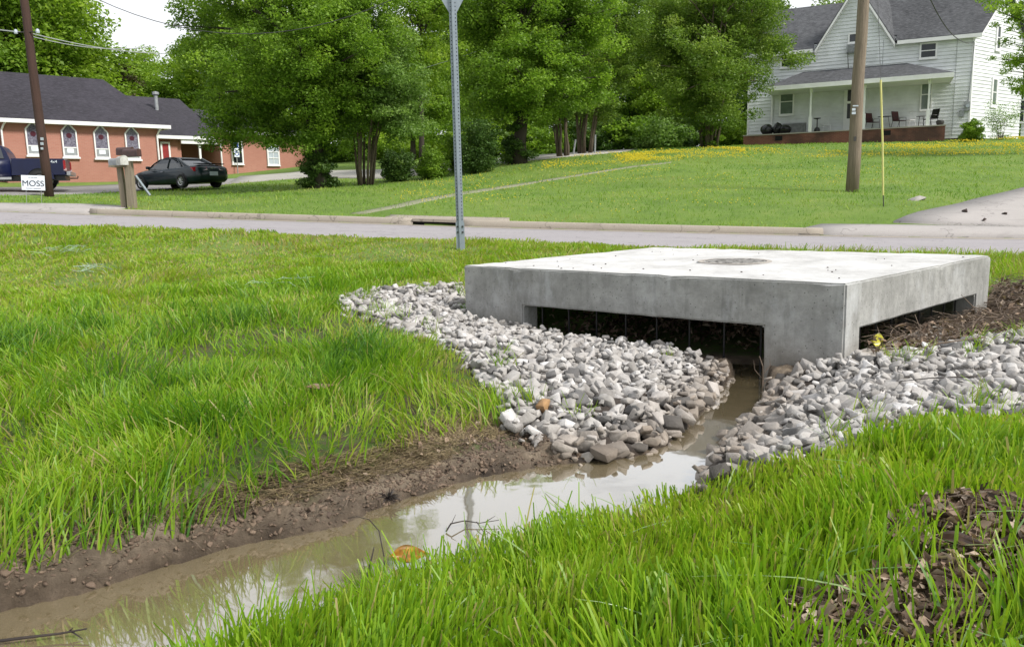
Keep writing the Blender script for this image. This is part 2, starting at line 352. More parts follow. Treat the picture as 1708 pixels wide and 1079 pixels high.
# large debris / leaf mould zone right of the box
DEB = gpoly([(1440, 600), (1500, 555), (1628, 520), (1645, 500), (1660, 478), (1760, 480), (1830, 540), (1708, 562), (1560, 590), (1470, 600)])
cl_ = [tuple(p[:2]) for p in wl]
def ribbon_poly(f0, f1, a=-70, b=80): return [(a, f0(a)), (b, f0(b)), (b, f1(b)), (a, f1(a))]
ROAD = ribbon_poly(yn, yf)
GX, GY = np.meshgrid(gx, gy); GZ = gz(GX, GY)
nearm = (np.abs(GX) < 9) & (GY < 13) & (GY > -2)
dch = np.full(GX.shape, 9.); dch[nearm] = dpoly(GX[nearm], GY[nearm], chan)
inch = np.zeros(GX.shape, bool); inch[nearm] = inpoly(GX[nearm], GY[nearm], chan)
dl = np.full(GX.shape, 9.); dl[nearm] = dpoly(GX[nearm], GY[nearm], cl_, False)
rk = np.zeros(GX.shape); rk[nearm] = (inpoly(GX[nearm], GY[nearm], ROCKL) | inpoly(GX[nearm], GY[nearm], ROCKR)).astype(float)
wob = fbm(GX * 1.7, GY * 1.7, 3, 5)
mudw = .22 + .32 * wob + .25 * np.clip(GX + .3, 0, 1.5)
mud = np.clip((mudw - dl) / .18, 0, 1); mud[inch] = 1; mud = np.maximum(mud, np.clip((.1 - dch) / .08, 0, 1))
mud[~nearm] = 0
rough = (fbm(GX * 6, GY * 6, 3, 11) - .5) * .1 - np.abs(fbm(GX * 11, GY * 11, 3, 21) - .5) * .2 + .03 + (vnoise(GX * 26, GY * 26, 8) - .5) * .022
GZ = GZ + rough * mud * np.clip(dch / .03, .0, 1) * (~inch) + (fbm(GX * 3, GY * 3, 3, 31) - .5) * .05 * (1 - mud) * np.clip((14 - GY) / 3, 0, 1) * nearm
GZ = np.where(inpoly(GX, GY, ROAD), GZ - .09, GZ)
GZ = np.where(inpoly(GX, GY, BOX2), np.minimum(GZ, .02), GZ)
deb = np.zeros(GX.shape); deb[nearm] = inpoly(GX[nearm], GY[nearm], DEB)
def surf(x, y):
    x = np.asarray(x, float); y = np.asarray(y, float); i = np.clip(np.searchsorted(gx, x) - 1, 0, len(gx) - 2); j = np.clip(np.searchsorted(gy, y) - 1, 0, len(gy) - 2)
    u_ = np.clip((x - gx[i]) / (gx[i + 1] - gx[i]), 0, 1); v_ = np.clip((y - gy[j]) / (gy[j + 1] - gy[j]), 0, 1)
    return (GZ[j, i] * (1 - u_) + GZ[j, i + 1] * u_) * (1 - v_) + (GZ[j + 1, i] * (1 - u_) + GZ[j + 1, i + 1] * u_) * v_
V = np.stack([GX, GY, GZ], -1).reshape(-1, 3); ny, nx = GX.shape
idx = np.arange(ny * nx).reshape(ny, nx)
Fq = np.stack([idx[:-1, :-1], idx[:-1, 1:], idx[1:, 1:], idx[1:, :-1]], -1).reshape(-1, 4)
m, t, b = nmat('ground_soil_and_turf')
co = N(t, 'ShaderNodeTexCoord').outputs['Object']
soil = ramp(t, noise(t, 5, 8, .65, co), [(.3, (.045, .035, .02)), (.55, (.1, .08, .04)), (.75, (.16, .13, .07))])
turfn = ramp(t, noise(t, 1.3, 6, .6, co), [(.3, (.055, .11, .012)), (.7, (.09, .165, .018))])
base = mixc(t, ramp(t, noise(t, 11, 4, .6, co), [(.4, (0, 0, 0)), (.6, (1, 1, 1))]), turfn, soil)
farn = ramp(t, noise(t, .5, 9, .72, co), [(.25, (.07, .13, .02)), (.5, (.125, .205, .03)), (.78, (.2, .25, .055))])
base = mixc(t, attr(t, 'far'), base, farn)
mudc = ramp(t, noise(t, 4.5, 9, .7, co), [(.3, (.07, .048, .032)), (.48, (.2, .155, .11)), (.66, (.4, .32, .235))])
base = mixc(t, attr(t, 'mud'), base, mudc)
base = mixc(t, attr(t, 'rock'), base, (.075, .06, .05)); base = mixc(t, attr(t, 'wet'), base, mixc(t, 1., base, (.45, .42, .4), 'MULTIPLY'))
t.links.new(base, b.inputs['Base Color']); b.inputs['Specular IOR Level'].default_value = .4
rr = N(t, 'ShaderNodeMapRange'); rr.inputs['To Min'].default_value = .95; rr.inputs['To Max'].default_value = .38; t.links.new(attr(t, 'wet'), rr.inputs['Value']); t.links.new(rr.outputs[0], b.inputs['Roughness'])
bump(t, b, noise(t, 28, 9, .8, co), .035)
wet = np.clip((.07 - dch) / .06, 0, 1) * mud * .8; wet[inch] = 1
far = np.clip((np.hypot(GX, GY) - 7) / 2, 0, 1)
me = npmesh('ground', V, Fq, dict(mud=mud.ravel(), rock=np.maximum(rk, deb).ravel(), wet=wet.ravel(), far=far.ravel()), True)
tag(link('ground', me, m), kind='structure')

# ================================================================== WATER
m, t, b = nmat('muddy_water')
b.inputs['Base Color'].default_value = (.14, .118, .078, 1); b.inputs['Roughness'].default_value = .03; b.inputs['IOR'].default_value = 1.42; b.inputs['Specular IOR Level'].default_value = .75
co = N(t, 'ShaderNodeTexCoord').outputs['Object']
t.links.new(mixc(t, noise(t, 1.5, 4, .5, co), (.2, .16, .092), (.145, .115, .063)), b.inputs['Base Color'])
bump(t, b, noise(t, 6, 2, .4, co), .0011)
gl = N(t, 'ShaderNodeBsdfGlossy', Roughness=.045); gl.inputs['Color'].default_value = (.95, .97, 1, 1); fr_ = N(t, 'ShaderNodeFresnel', IOR=1.7); mi = N(t, 'ShaderNodeMath', operation='MULTIPLY'); mi.inputs[1].default_value = 2.1; mi.use_clamp = True
t.links.new(fr_.outputs[0], mi.inputs[0]); ms = N(t, 'ShaderNodeMixShader'); t.links.new(mi.outputs[0], ms.inputs[0]); t.links.new(b.outputs[0], ms.inputs[1]); t.links.new(gl.outputs[0], ms.inputs[2]); t.links.new(b.inputs['Normal'].links[0].from_socket, gl.inputs['Normal']); t.links.new(ms.outputs[0], t.nodes['Material Output'].inputs['Surface'])
cx_, cy_ = np.meshgrid(np.arange(-6, 3.6, .1), np.arange(.2, 9.2, .1)); cm_ = cx_ + .05, cy_ + .05
kw = (inpoly(*cm_, chan) | (dpoly(*cm_, chan) < .22)) | (inpoly(*cm_, BOX2) & (dpoly(*cm_, BOX2) > .1))
mb = MB(); gi = {}
def gv(i, j):
    if (i, j) not in gi: gi[(i, j)] = len(mb.v); mb.v.append((-6 + i * .1, .2 + j * .1, 0))
    return gi[(i, j)]
for j, i in zip(*np.nonzero(kw)): mb.f.append([gv(i, j), gv(i + 1, j), gv(i + 1, j + 1), gv(i, j + 1)])
tag(mb.build('ditch_water', m), kind='structure')

# ================================================================== ROADS
def sheet(name, A, B, m, n=60, k=8, off=.03, skirt=.14, prof=None):
    """ribbon between polylines A and B (xy), draped on the ground, with a skirt round it"""
    def rs(P, n):
        P = [np.array(p, float) for p in P]; d = np.cumsum([0] + [np.linalg.norm(P[i + 1] - P[i]) for i in range(len(P) - 1)])
        s_ = np.linspace(0, d[-1], n); return np.stack([np.interp(s_, d, [p[c] for p in P]) for c in (0, 1)], -1)
    a = rs(A, n); b_ = rs(B, n); u = np.linspace(0, 1, k)
    P = a[:, None] * (1 - u[None, :, None]) + b_[:, None] * u[None, :, None]
    z = gz(P[..., 0], P[..., 1]) + off
    if prof is not None: z = z + np.array([prof(q) for q in u])[None]
    V = np.concatenate([P, z[..., None]], -1)
    # skirt
    V = np.pad(V, ((1, 1), (1, 1), (0, 0)), 'edge'); V[0, :, 2] -= skirt; V[-1, :, 2] -= skirt; V[1:-1, 0, 2] -= skirt; V[1:-1, -1, 2] -= skirt
    r, c, _ = V.shape; id_ = np.arange(r * c).reshape(r, c)
    Fq = np.stack([id_[:-1, :-1], id_[:-1, 1:], id_[1:, 1:], id_[1:, :-1]], -1).reshape(-1, 4)
    me = npmesh(name, V.reshape(-1, 3), Fq, None, False); bm = bmesh.new(); bm.from_mesh(me); bmesh.ops.recalc_face_normals(bm, faces=bm.faces); bm.to_mesh(me); bm.free()
    return tag(link(name, me, m), kind='structure')
def pavmat(name, c1, c2, c3):
    m, t, b = nmat(name); co = N(t, 'ShaderNodeTexCoord').outputs['Object']
    c = mixc(t, noise(t, .35, 6, .65, co, (1, 2.5, 1)), c1, c2); c = mixc(t, ramp(t, noise(t, 55, 3, .8, co), [(.45, (0, 0, 0)), (.75, (.7, .7, .7))]), c, c3)
    vo = N(t, 'ShaderNodeTexVoronoi', feature='DISTANCE_TO_EDGE', Scale=.45); wn = N(t, 'ShaderNodeTexNoise', Scale=3.); va = N(t, 'ShaderNodeVectorMath', operation='ADD'); t.links.new(co, va.inputs[0]); t.links.new(co, wn.inputs['Vector']); t.links.new(wn.outputs['Color'], va.inputs[1]); t.links.new(va.outputs[0], vo.inputs['Vector'])
    c = mixc(t, ramp(t, vo.outputs['Distance'], [(0, (.55, .55, .55)), (.012, (0, 0, 0))]), c, tuple(k * .3 for k in c2)); c = mixc(t, ramp(t, noise(t, .9, 5, .7, co, (1, 3, 1)), [(.55, (0, 0, 0)), (.7, (.45, .45, .45))]), c, tuple(k * .7 for k in c2))
    t.links.new(c, b.inputs['Base Color']); b.inputs['Roughness'].default_value = .9; bump(t, b, noise(t, 90, 3, .6, co), .006); return m
ASPH = pavmat('worn_asphalt', (.31, .29, .3), (.24, .225, .235), (.4, .375, .38)); LOT = pavmat('gravelly_asphalt', (.25, .24, .235), (.19, .18, .17), (.34, .32, .3))
CONC = pavmat('kerb_concrete', (.36, .315, .26), (.25, .22, .18), (.43, .39, .33)); DRV = pavmat('drive_concrete', (.36, .335, .32), (.28, .262, .25), (.44, .41, .39))
def line(f, a, b, n=2, d=0): return [(x, f(x) + d) for x in np.linspace(a, b, n)]
sheet('road', line(yn, -70, 80), line(yf, -70, 80, d=-.45), ASPH, 220, 10, .0)
sheet('gutter', line(yf, -70, 80, d=-.46), line(yf, -70, 80, d=.04), CONC, 220, 3, .006, prof=lambda q: -.02 * q)
def fx(px, d=0):                 # X where the ray of photo column px crosses the far kerb line
    k = ray(px, 370)[0]; return (19.0 + d) * k / (1 + .25 * k)
kp = lambda q: (.135 - .12 * min(1, q * .9)) * (1 - abs(2 * q - 1) ** 5) + .02
INL = (fx(688), fx(768)); APR = fx(1375); APL = fx(150)
def kerb(a, b): return sheet('kerb', line(yf, a, b, d=.02), line(yf, a, b, d=.25), CONC, max(8, int((b - a) / .3)), 9, .0, .12, kp)
kerb(APL, INL[0]); kerb(INL[1], APR); kerb(-70, APL - 7.2)
# kerb inlet: a concrete top over a dark slot
# grass creeping over the back of the kerb
ci = thing('kerb_inlet', 'concrete kerb inlet with a dark slot opening beside the far gutter', 'storm drain', (0, 0, 0))
mb = MB(); a, b_ = INL; za = g1(a, yf(a)); zb = g1(b_, yf(b_))
def slabq(mb, a, b_, d0, d1, z0, z1):
    V = [(a, yf(a) + d0, za + z0), (b_, yf(b_) + d0, zb + z0), (b_, yf(b_) + d1, zb + z0), (a, yf(a) + d1, za + z0), (a, yf(a) + d0, za + z1), (b_, yf(b_) + d0, zb + z1), (b_, yf(b_) + d1, zb + z1), (a, yf(a) + d1, za + z1)]
    mb.add(V, [(0, 3, 2, 1), (4, 5, 6, 7), (0, 1, 5, 4), (1, 2, 6, 5), (2, 3, 7, 6), (3, 0, 4, 7)])
slabq(mb, a, b_, .02, .3, .085, .15); mb.build('top_slab', CONC, ci)
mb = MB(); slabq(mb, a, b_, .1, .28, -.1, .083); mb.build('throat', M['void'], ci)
a_, c_ = fx(640), fx(850)
sheet('inlet_apron', line(yf, a_, c_, d=.3), line(yf, a_, c_, d=1.25), CONC, 14, 4, .13 * 0 + .045)
# right drive and its apron
sheet('drive_apron', line(yf, APR - .5, 60, d=.02), line(yf, APR + .3, 60, d=1.0), DRV, 60, 5, .02, prof=lambda q: .07 * q)
dA = [ground(1490, 372)[:2], ground(1600, 342)[:2], ground(1708, 314)[:2], ground(1850, 285)[:2]]
sheet('driveway', dA, [(APR + 14, yf(APR + 14) + 1.02), (28, 24), (32, 30), (38, 40)], DRV, 30, 12, .045, prof=lambda q: .02 * q)
# left apron, parking lot and far lane
sheet('church_entrance', [(APL - 7.2, yf(APL - 7.2)), (APL, yf(APL))], [(APL - 8.4, yf(APL - 8.4) + 2.5), (APL + .6, yf(APL + .6) + 1.6)], DRV, 24, 8, .03)
lotA = [(-70, 33.5), (-34, 32.7)] + [tuple(ground(*p)[:2]) for p in [(0, 327), (100, 325), (230, 319), (330, 313), (420, 303), (500, 293)]]
lotB = [(-70, 41), (-34, 38.5)] + [tuple(ground(*p)[:2]) for p in [(0, 314), (100, 312.5), (230, 307.5), (330, 302), (420, 297), (500, 287)]]
sheet('parking_lot', lotA, lotB, LOT, 60, 8, .04)
laneA = [ground(*p)[:2] for p in [(380, 307), (500, 298), (640, 299), (760, 285), (870, 270), (960, 261), (1050, 253), (1120, 247.5)]]
laneB = [np.array(p) * 1.1 + np.array([0, 2.2]) for p in laneA]
sheet('gravel_lane', laneA, laneB, pavmat('pale_gravel', (.38, .365, .33), (.27, .262, .23), (.45, .43, .4)), 60, 6, .05)
pthA = [ground(*p)[:2] for p in [(585, 357), (640, 347), (700, 333), (760, 323), (820, 314), (900, 302), (1000, 286), (1060, 277), (1120, 271)]]
pthB = [ground(*p)[:2] for p in [(606, 357.5), (665, 347), (720, 335), (775, 324.6), (832, 316), (905, 304), (1002, 288), (1060, 279), (1118, 272.6)]]
sheet('footpath', pthA, pthB, pavmat('overgrown_path', (.24, .23, .17), (.13, .16, .07), (.3, .29, .22)), 60, 4, .022)

# ================================================================== CONCRETE DRAIN BOX
A, B, C_, D = [Vector((p[0], p[1], 0)) for p in BOXF]
m, t, b = nmat('cast_concrete')
co = N(t, 'ShaderNodeTexCoord').outputs['Object']
sp = N(t, 'ShaderNodeSeparateXYZ'); t.links.new(co, sp.inputs[0])
c = ramp(t, noise(t, 1.6, 7, .62, co), [(.25, (.25, .248, .232)), (.5, (.345, .343, .328)), (.75, (.45, .45, .44))])
st = ramp(t, noise(t, 13, 4, .65, co, (1, 1, .13)), [(.3, (.42, .43, .43)), (.5, (1, 1, 1))]); vo = N(t, 'ShaderNodeTexVoronoi', Scale=26.); t.links.new(co, vo.inputs['Vector']); c = mixc(t, ramp(t, vo.outputs['Distance'], [(.1, (.8, .8, .8)), (.16, (0, 0, 0))]), c, (.1, .1, .095)); c = mixc(t, .42, c, st, 'MULTIPLY'); c = mixc(t, ramp(t, noise(t, 5, 8, .75, co), [(.4, (.45, .45, .45)), (.6, (0, 0, 0))]), c, (.13, .13, .122)); c = mixc(t, ramp(t, noise(t, 2.6, 8, .7, co, (1, 1, .5)), [(.54, (0, 0, 0)), (.7, (.7, .7, .7))]), c, (.48, .49, .5))
c = mixc(t, ramp(t, noise(t, 2.2, 6, .7, co, (1, 1, .35)), [(.58, (0, 0, 0)), (.72, (.55, .55, .55))]), c, (.17, .165, .155))
lowr = N(t, 'ShaderNodeMapRange'); t.links.new(sp.outputs[2], lowr.inputs['Value']); lowr.inputs['From Min'].default_value = .08; lowr.inputs['From Max'].default_value = .36; lowr.inputs['To Min'].default_value = 1; lowr.inputs['To Max'].default_value = 0
lm = N(t, 'ShaderNodeMath', operation='MULTIPLY'); t.links.new(lowr.outputs[0], lm.inputs[0]); t.links.new(noise(t, 4, 5, .6, co), lm.inputs[1])
c = mixc(t, lm.outputs[0], c, (.17, .13, .085))
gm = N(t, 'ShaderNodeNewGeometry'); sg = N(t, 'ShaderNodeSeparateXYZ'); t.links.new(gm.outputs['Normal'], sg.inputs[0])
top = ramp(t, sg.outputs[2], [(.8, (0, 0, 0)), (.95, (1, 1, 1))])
c = mixc(t, top, c, ramp(t, noise(t, 1.7, 9, .78, co), [(.28, (.28, .275, .26)), (.45, (.45, .445, .435)), (.6, (.56, .56, .55))]))  # upward faces painted paler than the sides, bright overhead light put into the colour
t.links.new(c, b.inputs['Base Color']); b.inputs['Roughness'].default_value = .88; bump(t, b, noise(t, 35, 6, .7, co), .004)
BOXM = m
box = thing('drain_box', 'large concrete drop inlet box with flat white top and open slots, over the ditch outlet', 'storm drain', tuple((A + B + C_ + D) / 4))
O = Vector(box.location)
u = (B - A) / (B - A).length; v = (D - A) / (D - A).length
LU = (B - A).length; LV = (D - A).length
def bp(a, c, z): p = A + u * a + v * c; return (p.x - O.x, p.y - O.y, z)
def bb(mb, a0, a1, c0, c1, z0, z1):
    V = [bp(a0, c0, z0), bp(a1, c0, z0), bp(a1, c1, z0), bp(a0, c1, z0), bp(a0, c0, z1), bp(a1, c0, z1), bp(a1, c1, z1), bp(a0, c1, z1)]
    return mb.add(V, [(0, 3, 2, 1), (4, 5, 6, 7), (0, 1, 5, 4), (1, 2, 6, 5), (2, 3, 7, 6), (3, 0, 4, 7)])
# opening limits measured on the front and side planes
def on_front(px, py):
    d = Vector(ray(px, py)); n_ = Vector((-u.y, u.x, 0)); k = (A - Vector(CP)).dot(n_) / d.dot(n_); p = Vector(CP) + d * k; return (p - A).xy.dot(u.xy), p.z
def on_side(px, py):
    d = Vector(ray(px, py)); n_ = Vector((-v.y, v.x, 0)); k = (B - Vector(CP)).dot(n_) / d.dot(n_); p = Vector(CP) + d * k; return (p - B).xy.dot(v.xy), p.z
f0, zt0 = on_front(872, 512); f1, zt1 = on_front(1274, 540); s0, zt2 = on_side(1435, 540); s1, zt3 = on_side(1628, 490)
print('openings', f0, f1, zt0, zt1, s0, s1, zt2, zt3, LU, LV)
ZT = (zt0 + zt1) / 2; TH = .2
mb = MB()
# outline built as one shell: top slab, four beams and four legs
def wallseg(mb, a0, a1, c0, c1, z0, z1): bb(mb, a0, a1, c0, c1, z0, z1)
def cut(o, cs):
    for c in cs:
        md = o.modifiers.new('b', 'BOOLEAN'); md.operation = 'DIFFERENCE'; md.solver = 'EXACT'; md.object = c
    bpy.context.view_layer.update(); dg = bpy.context.evaluated_depsgraph_get(); me = bpy.data.meshes.new_from_object(o.evaluated_get(dg)); o.modifiers.clear(); o.data = me
    for c in cs: bpy.data.objects.remove(c)
def cutter(*a): q = MB(); bb(q, *a); return q.build('cutter', BOXM, box)
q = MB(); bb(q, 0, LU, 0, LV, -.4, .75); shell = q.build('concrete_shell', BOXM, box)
cut(shell, [cutter(TH, LU - TH, TH, LV - TH, -.5, ZT), cutter(f0, f1, -.2, TH + .1, -.5, ZT), cutter(LU - TH - .1, LU + .2, s0, s1, -.5, ZT), cutter(-.2, TH + .1, .5, LV - TH - .5, -.5, ZT)])
bm = bmesh.new(); bm.from_mesh(shell.data); bmesh.ops.dissolve_limit(bm, angle_limit=.01, verts=bm.verts, edges=bm.edges)
bmesh.ops.bevel(bm, geom=[e for e in bm.edges if len(e.link_faces) == 2 and e.calc_face_angle(0) > .6], offset=.013, segments=2, affect='EDGES')
bmesh.ops.triangulate(bm, faces=[f for f in bm.faces if len(f.verts) > 4]); 
for it in range(5): bmesh.ops.subdivide_edges(bm, edges=[e for e in bm.edges if e.calc_length() > .07], cuts=1); bmesh.ops.triangulate(bm, faces=[f for f in bm.faces if len(f.verts) > 4])
bm.normal_update(); vs_ = list(bm.verts); vc = np.array([q.co[:] for q in vs_]); dd_ = (fbm(vc[:, 0] * 5 + vc[:, 2] * 4, vc[:, 1] * 5 + vc[:, 2] * 3, 4, 61) - .5) * .012
ed = (np.abs(vc[:, 2] - .745) < .012); dd_ = dd_ - ed * np.clip(vnoise(vc[:, 0] * 13, vc[:, 1] * 13, 5) - .62, 0, 1) * .035
for q, k in zip(vs_, dd_): q.co += q.normal * float(k)
bm.to_mesh(shell.data); bm.free()
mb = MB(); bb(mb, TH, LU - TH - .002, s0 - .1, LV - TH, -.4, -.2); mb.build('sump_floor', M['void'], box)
# sill on the right, flat apron of concrete
mb = MB(); bb(mb, LU - .02, LU + .42, .1, LV * .62, .1, g1(*(A + u * (LU + .2) + v * .9).xy) + .012); mb.build('sill', M['conc_far'], box)
for k in range(8):
    a = f0 + .1 + (f1 - f0 - .2) * k / 7; mb = MB(); p0 = bp(a, .15, -.35); p1 = bp(a, .15, ZT + .01); mb.tube([p0, p1], .009, 6); mb.build('grate_bar', M['black'], box)
for k in range(9):
    a = s0 + .06 + (s1 - s0 - .12) * k / 8; mb = MB(); p0 = bp(LU - .15, a, -.35); p1 = bp(LU - .15, a, ZT + .01); mb.tube([p0, p1], .009, 6); mb.build('grate_bar', M['black'], box)
# cast-iron manhole cover set in the slab
mc = atz(1225, 436.5, .75); mhm = mat('cast_iron', (.45, .44, .42), (.06, .055, .05), .8, 22, .1)
mb = MB(); Mt = Matrix.Translation((mc[0] - O.x, mc[1] - O.y, 0)); mb.lathe([(0, .752), (.29, .752), (.29, .756), (.0, .756)], 32, Mt)
cov = mb.build('manhole_cover', mhm, box)
mb = MB()
for q in range(-4, 5):
    h = math.sqrt(.27 ** 2 - (q * .058) ** 2); mb.box((mc[0] - O.x, mc[1] - O.y + q * .058, .759), (2 * h, .02, .006))
mb.build('rib', mhm, cov)
mb = MB(); mb.lathe([(.3, .751), (.3, .758), (.345, .758), (.345, .751)], 32, Mt); mb.build('manhole_frame', M['conc_far'], box)
#---MARK-ROCKS
# ================================================================== ROCKS
m, t, b = nmat('crushed_granite')
co = N(t, 'ShaderNodeTexCoord').outputs['Object']
c = ramp(t, attr(t, 'rnd'), [(0, (.1, .1, .1)), (.2, (.24, .23, .22)), (.5, (.39, .375, .355)), (.8, (.52, .505, .49)), (1, (.66, .655, .65))])
c = mixc(t, .7, c, ramp(t, noise(t, 16, 7, .7, co), [(.3, (.55, .53, .53)), (.62, (1, 1, 1))]), 'MULTIPLY')
c = mixc(t, ramp(t, noise(t, 38, 4, .7, co), [(.6, (0, 0, 0)), (.75, (.6, .6, .6))]), c, (.13, .12, .12))
c = mixc(t, attr(t, 'dirt'), c, mixc(t, 1., c, (.58, .5, .42), 'MULTIPLY'))
t.links.new(c, b.inputs['Base Color']); b.inputs['Roughness'].default_value = .8; bump(t, b, noise(t, 60, 6, .7, co), .006)
ROCKM = m
protos = []
for k in range(28):
    bm = bmesh.new(); r_ = random.Random(100 + k)
    pk = r_.uniform(.5, .9)
    if k % 3 == 0:
        for i in range(10):
            d = Vector((r_.gauss(0, 1), r_.gauss(0, 1), r_.gauss(0, 1))).normalized() * r_.uniform(.8, 1.05); bm.verts.new((d.x * 1.05, d.y * pk, d.z * .5))
    for cx0 in (-1, 1) if k % 3 else ():
        for cy0 in (-1, 1):
            for cz0 in (-1, 1): bm.verts.new((cx0 * r_.uniform(.55, 1.0), cy0 * r_.uniform(.55, 1.0) * pk, cz0 * r_.uniform(.3, .95) * .48))
    for i in range(r_.choice([1, 2, 3])):
        d = Vector((r_.gauss(0, 1), r_.gauss(0, 1), r_.gauss(0, 1))).normalized(); bm.verts.new((d.x * 1.12, d.y * pk * 1.1, d.z * .66))
    bmesh.ops.convex_hull(bm, input=bm.verts)
    for vv in [q for q in bm.verts if not q.link_faces]: bm.verts.remove(vv)
    bmesh.ops.bevel(bm, geom=list(bm.edges), offset=.022, segments=1, affect='EDGES'); bmesh.ops.triangulate(bm, faces=bm.faces)
    bm.verts.ensure_lookup_table(); bm.verts.index_update()
    protos.append((np.array([q.co[:] for q in bm.verts]), np.array([[q.index for q in f.verts] for f in bm.faces]))); bm.free()
def scatter(P, dens, seed):
    r_ = np.random.default_rng(seed); P_ = np.array([p[:2] for p in P]); lo = P_.min(0); hi = P_.max(0)
    n = int((hi - lo).prod() * dens); q = r_.uniform(lo, hi, (n, 2)); return q[inpoly(q[:, 0], q[:, 1], P)]
def thin(q, r):
    """keep points at least r[i] apart (grid hash)"""
    cs = max(r); g = {}; keep = []
    for i, p in enumerate(q):
        c = (int(p[0] // cs), int(p[1] // cs)); ok = True
        for dx in (-1, 0, 1):
            for dy in (-1, 0, 1):
                for j in g.get((c[0] + dx, c[1] + dy), ()):
                    if (q[j][0] - p[0]) ** 2 + (q[j][1] - p[1]) ** 2 < (.5 * (r[i] + r[j])) ** 2: ok = False; break
                if not ok: break
            if not ok: break
        if ok: g.setdefault(c, []).append(i); keep.append(i)
    return keep
rocks = []
for P, sd_, side in ((ROCKL, 1, 'L'), (ROCKR, 2, 'R')):
    q = scatter(P, 5200, sd_); r_ = np.random.default_rng(sd_ + 50)
    s_ = np.clip(r_.lognormal(math.log(.027), .48, len(q)), .012, .075); o_ = np.argsort(-s_ * r_.uniform(.7, 1, len(q))); q = q[o_]; s_ = s_[o_]
    kp_ = thin(q, s_ * 1.16); q = q[kp_]; s_ = s_[kp_]
    ok = ~inpoly(q[:, 0], q[:, 1], BOX2); q = q[ok]; s_ = s_[ok]; z = gz(q[:, 0], q[:, 1])
    for i in range(len(q)): rocks.append((q[i][0], q[i][1], z[i] + s_[i] * r_.uniform(.1, .55), s_[i], side))
    # loose small stones spilling out past the edge
    q = scatter([(p[0] + (p[0] - np.mean([k[0] for k in P])) * .1, p[1] + (p[1] - np.mean([k[1] for k in P])) * .07) for p in P], 120, sd_ + 9)
    ok = ~inpoly(q[:, 0], q[:, 1], BOX2); q = q[ok]; z = gz(q[:, 0], q[:, 1])
    for i in range(len(q)): rocks.append((q[i][0], q[i][1], z[i] + .012 if inpoly([q[i][0]], [q[i][1]], P)[0] == False else z[i] + .07, r_.uniform(.02, .042), side))
def rockmesh(lst, name, local=False):
    Vs = []; Fs = []; ra = []; da = []; nb = 0
    for (x, y, z, s_, sd_) in lst:
        V0, F0 = protos[random.randrange(len(protos))]
        Rm = np.array(Matrix.Rotation(random.uniform(0, 6.28), 3, 'Z') @ Matrix.Rotation(random.gauss(0, .5), 3, 'X') @ Matrix.Rotation(random.gauss(0, .5), 3, 'Y'))
        W_ = (V0 * s_ * np.array([1.05, 1.05, 1.05])) @ Rm.T + (0 if local else np.array([x, y, z])); Vs.append(W_); Fs.append(F0 + nb); nb += len(V0)
        v_ = np.clip(random.gauss(.6, .17), 0, 1); v_ = v_ if random.random() > .07 else .05
        dc = float(dpoly(np.array([x]), np.array([y]), chan)[0]) if y < 8 else 9
        ra.append(np.full(len(V0), v_)); da.append(np.full(len(V0), np.clip((.34 - dc) / .3, 0, 1) * random.uniform(.5, 1) + random.uniform(0, .22)))
    return npmesh(name, np.concatenate(Vs), np.concatenate(Fs), dict(rnd=np.concatenate(ra), dirt=np.clip(np.concatenate(da), 0, 1)))
def scr(r):
    p = R3.T @ (np.array(r[:3]) - CP); return CX - F * p[0] / p[2], CY + F * p[1] / p[2], r[3] * F / -p[2]
inf = [scr(r) for r in rocks]
order = sorted(range(len(rocks)), key=lambda i: -(inf[i][2] if 0 < inf[i][0] < 1708 and 0 < inf[i][1] < 1079 else 0))
big = set(order[:300])
for i in sorted(big):
    r = rocks[i]; me = rockmesh([r], 'stone', True); o = link('crushed_stone', me, ROCKM); o.location = r[:3]
    tag(o, 'fist sized angular pale stone in the rock apron left of the narrow channel' if r[4] == 'L' else 'fist sized angular pale stone in the rock apron right of the narrow channel', 'stone', 'crushed stones left of the channel' if r[4] == 'L' else 'crushed stones right of the channel')
me = rockmesh([rocks[i] for i in range(len(rocks)) if i not in big], 'gravel'); o = link('gravel', me, ROCKM)
tag(o, 'smaller pale crushed stones packed between the larger ones round the drain box', 'gravel', kind='stuff')
print('rocks', len(rocks))
def rock1(px, py, s_, lab, val, dirt, tint=None, up=.4, name='stone'):
    p = ground(px, py); me = rockmesh([(p[0], p[1], p[2], s_, 'L')], 'special', True)
    n = len(me.vertices); me.attributes['rnd'].data.foreach_set('value', np.full(n, val, np.float32)); me.attributes['dirt'].data.foreach_set('value', np.full(n, dirt, np.float32))
    o = link(name, me, tint or ROCKM); o.location = (p[0], p[1], p[2] + s_ * up); return tag(o, lab, 'stone')
rock1(938, 757, .075, 'rounded wet brown rock at the lower left tip of the stone apron by the water', .55, .7)
rock1(1098, 672, .075, 'long pale grey flat rock, largest beside the channel on the left apron', .75, .1, up=.75)
rock1(1060, 700, .065, 'dark grey angular rock at the water side of the left apron', .0, .3, up=.7)
o = rock1(849, 716, .06, 'upright pale white stone standing at the grass corner of the left apron', .85, 0, up=.9); o.rotation_euler = (1.3, .3, .5)
rock1(906, 692, .06, 'orange tan stone among the grey stones near the mud', .5, 0, mat('tan_rock', (.36, .21, .09), (.24, .14, .07), .85, 20), up=1.)
